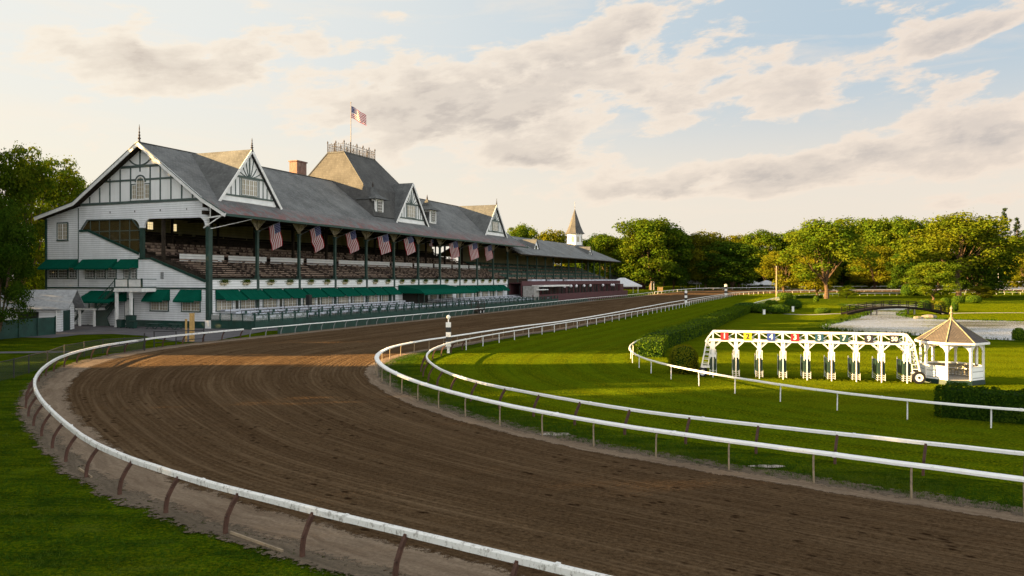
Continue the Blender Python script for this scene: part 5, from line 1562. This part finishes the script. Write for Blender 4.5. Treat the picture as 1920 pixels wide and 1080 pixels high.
# shrubs and hedges
def shrub_mesh(rx,ry,h,n,ls,box=False):
    c=M()
    if box:
        c.box(-rx*.93,rx*.93,-ry*.9,ry*.9,-.05,h*.95)
    else:
        pr=[(.5,0),(.93,.2),(.96,.5),(.8,.78),(.5,.93),(.1,.97)]
        c.lathe(pr,14); c.v=[(a*rx,b*ry,z*h) for a,b,z in c.v]
    l=M()
    for _ in range(n):
        if box:
            f=random.random(); A1=rx*ry*4; A2=(rx*2*h)*2; A3=(ry*2*h)*2; T=A1+A2+A3; f*=T
            if f<A1: p=Vector((random.uniform(-rx,rx),random.uniform(-ry,ry),h)); nn=Vector((0,0,1))
            elif f<A1+A2: sg=random.choice((-1,1)); p=Vector((random.uniform(-rx,rx),sg*ry,random.uniform(0,h))); nn=Vector((0,sg,0))
            else: sg=random.choice((-1,1)); p=Vector((sg*rx,random.uniform(-ry,ry),random.uniform(0,h))); nn=Vector((sg,0,0))
            p+=nn*random.uniform(-.06,.07)*1.3+Vector((0,0,.09*math.sin(p.x*1.7)+.06*math.sin(p.x*4.1+p.y)+.04*math.sin(p.x*9.3)))
        else:
            a=random.uniform(0,6.283); z=random.random(); rr=math.sqrt(max(0,1-(abs(z-.42)/.6)**2.4)) if z<.97 else .2
            nn=Vector((math.cos(a)*rr,math.sin(a)*rr,(z-.42)*1.4)).normalized(); p=Vector((math.cos(a)*rx*rr,math.sin(a)*ry*rr,z*h))+nn*random.uniform(-.06,.08)
        leaf(l,p,ls*random.uniform(.7,1.3),nn,.65)
    return c,l
def shrub(x,y,rx,ry,h,label,n=500,ls=.16,box=False,lm='leaf_hedge',rot=0,name='shrub',group=None,cat='shrub'):
    c,l=shrub_mesh(rx,ry,h,n,ls,box); root=empty(name,G(x,y),rot,label,cat,group)
    c.build('branches','hedge_core',root); l.build('foliage',lm,root,uv=None); return root
random.seed(77)
sh=[(1406,587,52,19,'round dark topiary, left one of the pair above the end of the hedge'),(1434,588,32,18,'round topiary right of the hedge end, half behind its larger neighbour'),(1450,572.5,25,9,'small flat dark shrub above the pair of topiaries'),(1476,563,31,14,'rounded dark topiary nearest the far turn below the wooden pole'),(1466,589,44,17,'wide low topiary in the group beside the small path'),(1491,580.5,35,19,'tall rounded topiary behind the wide low one'),(1547,588,29,10,'lone dark shrub with pointed end near the left end of the bridge'),
(1739,583,25,20,'tall rounded shrub at the right end of the bridge'),(1752,577,18,12,'yellowish shrub between the dark ones at the right end of the bridge'),(1767,585,20,20,'dark shrub right of the yellowish one by the bridge'),(1778,576,20,17,'tall dark shrub behind the others at the right end of the bridge'),(1793,584,14,17,'narrow rounded shrub at the right of the bridge group'),(1802,569.5,24,14,'flat topped dark shrub under the biggest tree'),(1832,568.5,28,14,'isolated box shaped shrub right of the biggest tree trunk'),(1708,555,26,22,'rounded leafy bush in front of the far rail left of the small leaning tree'),(1728,555,30,14,'low dark bush right of the rounded leafy bush'),(1532,566,10,10,'tiny shrub left of the bridge beyond the group'),(1916,639,22,22,'small dark shrub at the edge of the pond on the right'),(1878,552,12,6,'tiny box shrub, left one of the pair near the far right rail'),(1905,552,13,6,'tiny box shrub, right one of the pair near the far right rail'),(1467,582,10,12,'small rounded bush behind the wide low topiary'),(1892,551,10,5,'tiny box shrub between the pair near the far right rail')]
for px,py,w,h,lab in sh:
    x,y=gp(px,py); s=y/FF
    shrub(x,y+w*s*.4,w*s/2,w*s/2*.85,h*s*1.05,lab,900 if w>15 else 300,max(.16,y*.0011),lm='leaf_gold' if 'yellowish' in lab else ('leaf_hedge'),group='clipped shrubs on the infield lawn')
x,y=gp(1282,703); shrub(x+.2,y+1.0,1.05,1.0,2.1,'bright yellow green bush beside the infield rail left of the starting gate',2600,.12,lm='leaf_gold')
# hedge blocks along the infield rail
hp=[gp(*p) for p in [(1216,672),(1232,653),(1268,640),(1300,628),(1330,613),(1360,600),(1385,590),(1398,585)]]
off=[1.6,1.5,1.5,1.6,1.7,1.8,1.9,2.0]
hn=['nearest block of the clipped hedge at the sharp curve of the infield rail','second block of the clipped hedge along the infield rail','third block of the clipped hedge along the infield rail','fourth block of the clipped hedge along the infield rail','fifth block of the clipped hedge along the infield rail','sixth block of the clipped hedge along the infield rail','farthest block of the clipped hedge along the infield rail']
for i in range(7):
    a=Vector(hp[i]);b=Vector(hp[i+1]); c=(a+b)/2; d=b-a; L=d.length
    if i==0: L*=.8
    nn=Vector((d.y,-d.x)).normalized()
    shrub(c.x,c.y,L/2*1.03,1.15+.05*i,1.45+.04*(i%2),hn[i],int(500+170*L),.15+.012*i,True,rot=math.atan2(d.y,d.x),name='clipped_hedge',group='hedge blocks along the infield rail',cat='hedge')
a=Vector(gp(1768,782));b=Vector(gp(2120,812)); d=b-a; c=(a+b)/2+Vector((.15,.8)); shrub(c.x,c.y,d.length/2,1.0,1.45,'dark leafy hedge at the right edge behind the infield rail',9000,.12,True,rot=math.atan2(d.y,d.x),name='clipped_hedge',cat='hedge',lm='leaf_dark')
for (p0,p1,h,lab) in (((1610,552),(1697,552),1.0,'long thin low hedge in front of the far rail left of the leafy bush'),((1487,560),(1540,559),1.1,'low hedge under the forked tree'),((1768,549),(1790,549),.9,'short low hedge piece right of the leaning tree'),((1842,552),(1868,552),.8,'low hedge piece at the far right lawn')):
    a=Vector(gp(*p0));b=Vector(gp(*p1)); d=b-a;c=(a+b)/2; shrub(c.x,c.y,d.length/2,.9,h,lab,700,.32,True,rot=math.atan2(d.y,d.x),name='low_hedge',cat='hedge',lm='leaf_dark')
# reeds on the pond bank
def reeds():
    random.seed(12); m=M()
    for i in range(len(pw)):
        p=pw[i]; q=pw[(i+1)%len(pw)]
        if p.x>140: continue
        t=(q-p).normalized(); dens=6 if random.random()<.75 else 18
        for _ in range(dens*3):
            u=p.lerp(q,random.random())+Vector((-t.y,t.x))*random.uniform(-1.2,.5)*(-1)
            hgt=random.uniform(.1,.3)*(1.5 if dens>6 else 1); a=random.uniform(0,6.28); w=.09
            k=len(m.v); lean=Vector((random.gauss(0,.12),random.gauss(0,.12)))
            m.v+=[(u.x-w*math.cos(a),u.y-w*math.sin(a),.05),(u.x+w*math.cos(a),u.y+w*math.sin(a),.05),(u.x+lean.x,u.y+lean.y,.1+hgt)]; m.f.append([k,k+1,k+2]);m.m.append(0)
    tag(m.build('bank_reeds','leaf_dark',uv=None),'thin strip of reeds and rough grass along the pond edge','reeds',kind='stuff')
reeds()
# tufts of grass on the near lawn and along the verges
def tufts():
    random.seed(99); m=M()
    def blade(x,y,h,w,z=.0):
        a=random.uniform(0,6.28); l=random.uniform(.2,.9)*h; b=random.uniform(0,6.28); k=len(m.v)
        c,s=math.cos(a)*w,math.sin(a)*w
        m.v+=[(x-c,y-s,z),(x+c,y+s,z),(x+math.cos(b)*l,y+math.sin(b)*l,z+h)]; m.f.append([k,k+1,k+2]);m.m.append(0)
    # near left lawn: outside the outer rail
    OO=[p for p in O1 if p.y<62 and p.x<8]
    for _ in range(15000):
        p=random.choice(OO); i=O1.index(p) if False else 0
        x=p.x+random.uniform(-13,0); y=p.y+random.uniform(-13,0)
        if y<14: continue
        # keep outside the rail
        q=min(OO[::6],key=lambda r:(r.x-x)**2+(r.y-y)**2); 
        dd=math.hypot(q.x-x,q.y-y)
        if dd<.35 or (x-q.x)+(y-q.y)>0: continue
        if dd<1.1 and random.random()<.6: continue
        n=random.randint(5,10); hh=random.uniform(.06,.15)
        for _ in range(n): blade(x+random.gauss(0,.05),y+random.gauss(0,.05),hh*random.uniform(.6,1.2),.010)
    # ragged fringe inside the inner rail and on the near turf
    II=[(i,p) for i,p in enumerate(I1) if p.y<75 and p.x<30 and p.y>8]
    for _ in range(9000):
        i,p=random.choice(II); t=(I1[min(i+1,len(I1)-1)]-I1[i-1]).normalized(); d=-abs(random.gauss(.75,.9))-.25
        x=p.x-t.y*d+t.x*random.uniform(-.4,.4); y=p.y+t.x*d+t.y*random.uniform(-.4,.4)
        hh=random.uniform(.06,.15)
        for _ in range(random.randint(4,8)): blade(x+random.gauss(0,.06),y+random.gauss(0,.06),hh*random.uniform(.6,1.2),.009,.02)
    tag(m.build('grass_tufts','grass_blade',uv=None),'tufts of grass on the near lawn and along the rails','grass',kind='stuff')
tufts()
# ------------------------------------------------------------------ shed, bins, tents, poles, trailers
def shed():
    root=empty('white_shed',(-66.2,104.5,0),R(14),'small white clapboard shed with grey roof at the left edge','shed')
    m=M(); m.box(-7,5.4,-2.5,3.5,0,3.3); m.prism([(-2.5,3.3),(3.5,3.3),(.5,5.4)],'x',-7,5.4); m.build('wall','white_clapboard',root)
    r=M()
    for sg,y in ((-1,-3.3),(1,4.3)): 
        r.add([(-7.5,.5,5.6),(6.6,.5,5.6),(6.6,y,3.1),(-7.5,y,3.1),(-7.5,.5,5.45),(6.6,.5,5.45),(6.6,y,2.95),(-7.5,y,2.95)],[(0,1,2,3),(7,6,5,4),(3,2,6,7),(1,5,6,2)])
    r.build('roof','steel_grey',root)
    q=M(); q.box(.4,2.8,-2.58,-2.5,0,2.7); q.build('doorway','black_paint',root)
    q=M(); q.box(5.4,5.47,-1.4,1.4,0,2.8); q.build('shutter','dark_green_paint',root)
    for x in(3.2,):
        q=M(); q.tube([(x+1.9,-3.1,0),(x+1.9,-3.1,3.1)],.06,8); q.build('downpipe','white_paint',root)
shed()
def outbuilding():
    root=empty('grey_barn',(-68,140,0),R(20),'grey shingled outbuilding half hidden behind the gable corner','building')
    m=M(); m.box(-9,9,-5,5,0,5); m.build('wall','white_clapboard',root)
    r=M(); r.add([(-9.6,-5.8,4.6),(9.6,-5.8,4.6),(9.6,0,10),(-9.6,0,10),(-9.6,5.8,4.6),(9.6,5.8,4.6)],[(0,1,2,3),(3,2,5,4)]); r.build('roof','dormer_shingle',root)
outbuilding()
def bins():
    for (t,o,w,d,h,lab) in ((11.2,3.2,1.2,.9,1.75,'large dark green bin with lid standing against the gable wall'),(12.9,3.4,1.0,.8,1.1,'low green bin left of the large one'),(10.0,3.9,.9,.7,1.0,'low green bin right of the large one')):
        x,y,z=W(-o,t); root=empty('waste_bin',(x,y,0),TH,lab,'bin','green bins by the gable wall')
        m=M(); m.add([(-d/2*.85,-w/2*.85,.08),(d/2*.85,-w/2*.85,.08),(d/2*.85,w/2*.85,.08),(-d/2*.85,w/2*.85,.08),(-d/2,-w/2,h),(d/2,-w/2,h),(d/2,w/2,h),(-d/2,w/2,h)],[(0,1,5,4),(1,2,6,5),(2,3,7,6),(3,0,4,7),(3,2,1,0)]); m.build('body','dark_green_paint',root)
        q=M(); q.prism([(-d/2-.05,h),(d/2+.05,h),(d/2+.05,h+.06),(0,h+.16),(-d/2-.05,h+.06)],'y',-w/2-.05,w/2+.05); q.build('lid','pad_green',root)
        for yy in(-w*.35,w*.35):
            q=M(); q.tube([(-d*.4,yy-.04,.1),(-d*.4,yy+.04,.1)],.1,10); q.build('wheel','black_rubber',root)
    for k,(t,lab) in enumerate(((6.3,'dark green picnic table in front of the gable windows, left one'),(2.7,'dark green picnic table in front of the gable windows, right one by the corner'))):
        x,y,z=W(-3.6,t); root=empty('picnic_table',(x,y,0),TH,lab,'table')
        m=M(); m.box(-.4,.4,-1.1,1.1,.74,.8); m.build('table_top','dark_green_paint',root)
        for xx in(-.75,.75):
            q=M(); q.box(xx-.14,xx+.14,-1.1,1.1,.43,.48); q.build('bench','dark_green_paint',root)
        for yy in(-.8,.8):
            q=M(); q.beam((-.75,yy,0),(.2,yy,.76),.06,.1); q.beam((.75,yy+.07,0),(-.2,yy+.07,.76),.06,.1); q.beam((-.8,yy,.4),(.8,yy,.4),.06,.08); q.build('leg','dark_green_paint',root)
bins()
def speaker():
    x,y,z=W(14.6,-6.4,1.0); root=empty('loudspeaker',(x,y,z),TH,'black loudspeaker on a thin stand on the terrace','loudspeaker')
    m=M(); m.box(-.4,.4,-.3,.3,2.0,3.6); m.box(-.34,.34,-.33,-.3,2.1,3.5); m.build('cabinet','black_paint',root)
    q=M(); q.tube([(0,0,0),(0,0,2.0)],.05,8)
    for a in(0,2.1,4.2): q.beam((0,0,.5),(.5*math.cos(a),.5*math.sin(a),0),.04,.04)
    q.build('stand','black_paint',root)
speaker()
def tent(px,py,w,h,label,rot=.3,n=1):
    x,y=gp(px,py); root=empty('white_tent',G(x,y),rot,label,'tent','white tents among the far trees')
    m=M(); 
    for k in range(n):
        c=(k-(n-1)/2)*w*.5
        a=w/2/n*1.25
        m.add([(c-a,-w*.25,h*.5),(c+a,-w*.25,h*.5),(c+a,w*.25,h*.5),(c-a,w*.25,h*.5),(c-a*.15,0,h),(c+a*.15,0,h)],[(0,1,5,4),(1,2,5),(2,3,4,5),(3,0,4)])
        m.add([(c-a,-w*.25,h*.5),(c+a,-w*.25,h*.5),(c+a,-w*.25,h*.42),(c-a,-w*.25,h*.42)],[(0,3,2,1)])
    m.build('canopy','tent_canvas',root)
    for xx in(-w*.48,w*.48):
        for yy in(-w*.24,w*.24): q=M(); q.box(xx-.08,xx+.08,yy-.08,yy+.08,0,h*.46); q.build('pole','white_paint',root)
tent(1167,550,13,7.0,'white peaked tent beyond the end of the far grandstand',.2)
tent(1294,541,9,5.6,'white tent under the gold sided tree, left of the two distant tents',.1)
tent(1423,541,16,4.4,'row of low white marquee peaks right of the dark round tree',0,2)
def lowhouse():
    x,y=gp(1180,544); root=empty('dark_roofed_house',G(x+2,y+22),.2,'low house with dark roof behind the white peaked tent','building')
    m=M(); m.box(-9,9,-4,4,0,4); m.build('wall','maroon_boards',root); r=M(); r.add([(-10,-5,3.8),(10,-5,3.8),(10,0,8.5),(-10,0,8.5),(-10,5,3.8),(10,5,3.8)],[(0,1,2,3),(3,2,5,4)]); r.build('roof','dark_roof_tile',root)
lowhouse()
def pole(px,py,topy,w,label,mt='post_tan',name='utility_pole'):
    x,y=gp(px,py); h=(py-topy)*y/FF; root=empty(name,G(x,y),0,label,'pole')
    m=M(); m.tube([(0,0,-.2),(0,0,h)],[w,w*.75],8); m.build('shaft',mt,root)
    q=M(); q.lathe([(w*.95,h),(w*.95,h+.12),(w*.3,h+.3)],8); q.build('cap','steel_grey',root)
pole(1456,557.5,500,.30,'tall weathered wooden pole beside the far turn')
pole(1872,545,492,.22,'thin white lamp pole in front of the dark woods at the right','lamp_white')
for i,px in enumerate((1221,1226)): pole(px,544,529,.22,'short grey post %s of the pair by the far gate'%('left' if i==0 else 'right'),'steel_grey','gate_post')
x,y=gp(1238,547); m=M(); m.box(-1.1,1.1,-.08,.08,0,2.2); m.box(-1.2,-1.05,-.14,.14,0,2.4); m.box(1.05,1.2,-.14,.14,0,2.4)
for k in range(4): m.box(-1.05,1.05,-.11,-.08,.3+.5*k,.45+.5*k)
tag(m.build('wooden_gate','yellow_wood',loc=G(x,y)),'sunlit tan board gate closing the gap in the far outer rail','gate')
def trailer(px,py,w,h,label,mt='tent_canvas'):
    x,y=gp(px,py); root=empty('trailer',G(x,y),0,label,'trailer','trailers parked beyond the far rail')
    m=M(); m.box(-w/2,w/2,-1.3,1.3,.7,h); b=m.build('body',mt,root)
    n=int(w/2.2)
    for k in range(n):
        q=M(); c=-w/2+(k+.5)*w/n; q.box(c-.5,c+.5,-1.36,-1.3,h*.5,h*.78); q.build('window','dark_glass',root)
    wheel(root,-w*.28,-1.2,.5,.3); wheel(root,w*.28,-1.2,.5,.3)
trailer(1903,544,17,4.4,'long white trailer parked beyond the far rail at the right edge'); trailer(1876,544.5,6,3.6,'small grey trailer left of the long white one','steel_grey')
for px,py,h,lab in ((1429,589,.9,'small white marker box beside the round topiary'),(1483,584,1.1,'small tan marker sign beside the wide low topiary')):
    x,y=gp(px,py); m=M(); m.box(-.22,.22,-.12,.12,0,h); m.box(-.26,.26,-.15,.15,h,h+.06); tag(m.build('marker_box','white_paint',loc=(x,y-1.2,0)),lab,'marker')
# ------------------------------------------------------------------ sky, sun, camera
SUN_EL=R(15); SUN_AZ=R(-97)      # azimuth from +Y, negative = left of the view
sd=Vector((math.sin(SUN_AZ)*math.cos(SUN_EL),math.cos(SUN_AZ)*math.cos(SUN_EL),math.sin(SUN_EL)))
def world():
    w=bpy.data.worlds.new('World'); sc.world=w; w.use_nodes=True; w.node_tree.nodes.clear(); nt=NT(w.node_tree)
    out=nt.n('ShaderNodeOutputWorld'); tc=nt.n('ShaderNodeTexCoord'); d=nt.v('NORMALIZE',tc.outputs['Generated'])
    x,y,z=nt.sep(d)
    az=nt.m('ARCTAN2',x,y); el=nt.m('ARCSINE',nt.m('MINIMUM',nt.m('MAXIMUM',z,-1.0),1.0))
    sky=nt.n('ShaderNodeTexSky',sky_type='NISHITA'); sky.sun_disc=False; sky.sun_elevation=SUN_EL; sky.sun_rotation=SUN_AZ; sky.air_density=1.2; sky.dust_density=2.0
    bsky=nt.n('ShaderNodeBackground',{'Color':sky.outputs[0],'Strength':.10})
    def pe(px,py): X=(px-960)/1450; return math.atan(X),math.atan((524-py)/1450/math.sqrt(1+X*X))
    # base gradient
    hz=nt.map(el,0.0,.34,0,1,True)
    top=nt.mix(nt.map(az,-.5,.5,0,1,True),(.90,.91,.87),(.52,.64,.74))
    low=nt.mix(nt.map(az,-.6,.5,0,1,True),(1.0,.93,.78),(.92,.83,.72))
    base=nt.mix(nt.map(hz,.15,.95,0,1,True),low,top)
    # glow towards the low sun
    dot=nt.n('ShaderNodeVectorMath',{0:d,1:tuple(sd)},operation='DOT_PRODUCT').outputs['Value']
    glow=nt.m('POWER',nt.m('MAXIMUM',dot,0.0),5.0); base=nt.mix(nt.m('MULTIPLY',glow,1.0,clamp=True),base,(2.0,1.62,1.05))
    # clouds
    u=nt.m('MULTIPLY',az,5.5); v=nt.m('ADD',nt.m('MULTIPLY',el,14.0),nt.m('MULTIPLY',az,-1.6))
    P0=nt.comb(u,v,0.3)
    def nz(P,s,dt=10,r=.60,ds=.12): return nt.noise(P,s,dt,r,dist=ds)
    n1=nz(P0,2.1); P1=nt.comb(nt.m('ADD',u,-.10),nt.m('ADD',v,.22),0.3); n2=nz(P1,2.1)
    def blob(px,py,rx,ry,rot=0.0):
        a0,e0=pe(px,py); da=nt.m('SUBTRACT',az,a0); de=nt.m('SUBTRACT',el,e0); c,s=math.cos(rot),math.sin(rot)
        p=nt.m('DIVIDE',nt.m('ADD',nt.m('MULTIPLY',da,c),nt.m('MULTIPLY',de,s)),rx/1450); q=nt.m('DIVIDE',nt.m('SUBTRACT',nt.m('MULTIPLY',de,c),nt.m('MULTIPLY',da,s)),ry/1450)
        return nt.m('EXPONENT',nt.m('MULTIPLY',nt.m('ADD',nt.m('MULTIPLY',p,p),nt.m('MULTIPLY',q,q)),-1.0))
    acc=None
    for b,k in (((850,200,300,80,.06),.25),((1080,110,260,60,.14),.21),((1480,150,300,55,.16),.21),((1000,240,160,40,.1),.08),((300,125,220,55,-.1),.30),((1770,235,330,45,.12),.22),((1230,30,170,30,.1),.14),((1030,300,120,30,0),.24),((1500,335,380,20,.02),.22),((1680,285,330,22,.05),.20),((1300,365,260,14,0),.16),((1760,385,260,16,.02),.16),((640,215,260,30,.1),.12),((1860,50,120,26,.2),.18),((560,60,230,40,.15),.10),((740,270,260,40,0),.12),
                ((930,8,120,40,0),-.30),((1600,40,170,42,.0),-.14),((470,230,260,60,0),-.18),((1300,270,260,30,0),-.16),((110,40,200,50,0),-.1)):
        t=nt.m('MULTIPLY',blob(*b),k); acc=t if acc is None else nt.m('ADD',acc,t)
    dens=nt.m('ADD',n1,acc); dens2=nt.m('ADD',n2,acc)
    hi=nt.map(el,.02,.10,-.10,0)
    dens=nt.m('ADD',dens,hi)
    mask=nt.map(dens,.55,.67,0,1,True)
    thick=nt.map(dens,.62,.88,0,1,True)
    lit=nt.map(nt.m('SUBTRACT',dens2,dens),-.10,.13,1,0,True)
    warm=nt.mix(nt.map(az,-.5,.55,0,1),(1.04,.93,.78),(.98,.83,.70)); grey=nt.mix(nt.map(az,-.5,.55,0,1),(.68,.58,.49),(.54,.49,.47))
    shade=nt.m('MULTIPLY',thick,nt.m('ADD',.55,nt.m('MULTIPLY',nt.m('SUBTRACT',1.0,lit),.65)),clamp=True)
    cc=nt.mix(shade,warm,grey)
    fin=nz(nt.comb(nt.m('MULTIPLY',az,9.0),nt.m('MULTIPLY',el,30.0),2.0),1.6,6,.6,.2)
    cc=nt.mix(nt.map(fin,.35,.7,0,.28),cc,warm)
    wisp=nt.map(nz(nt.comb(nt.m('MULTIPLY',az,3.0),nt.m('MULTIPLY',el,22.0),5.0),1.5,7,.6,.5),.50,.75,0,.5)
    base=nt.mix(wisp,base,warm)
    colr=nt.mix(nt.m('MULTIPLY',mask,.92),base,cc)
    rear_fill=nt.mix(nt.map(el,.1,1.0,0,1),(2.35,2.33,2.26),(.85,.90,.96)); colr=nt.mix(nt.map(y,-.25,.35,1,0,True),colr,rear_fill)  # sky behind the camera, brightened as added fill for the shaded gable
    bc=nt.n('ShaderNodeBackground',{'Color':colr,'Strength':.98})
    ms=nt.n('ShaderNodeMixShader',{0:.93,1:bsky.outputs[0],2:bc.outputs[0]}); nt.L.new(ms.outputs[0],out.inputs[0])
world()
l=bpy.data.lights.new('Sun','SUN'); l.energy=33; l.angle=R(.6); l.color=(1,.64,.26)
lo=bpy.data.objects.new('Sun',l); col.objects.link(lo); lo.rotation_euler=(-sd).to_track_quat('-Z','Y').to_euler()
cam=bpy.data.cameras.new('Camera'); co=bpy.data.objects.new('Camera',cam); col.objects.link(co); sc.camera=co
co.location=(0,0,7); co.rotation_euler=(R(90),0,0); cam.sensor_width=36; cam.lens=36*1450/1920; cam.shift_y=-16/1920; cam.clip_start=.5; cam.clip_end=6000
sc.view_settings.view_transform='Standard'; sc.view_settings.look='None'; sc.view_settings.exposure=0; sc.view_settings.gamma=1
for o in bpy.data.objects:
    for k in ('_h','_r','_used'):
        if k in o: del o[k]
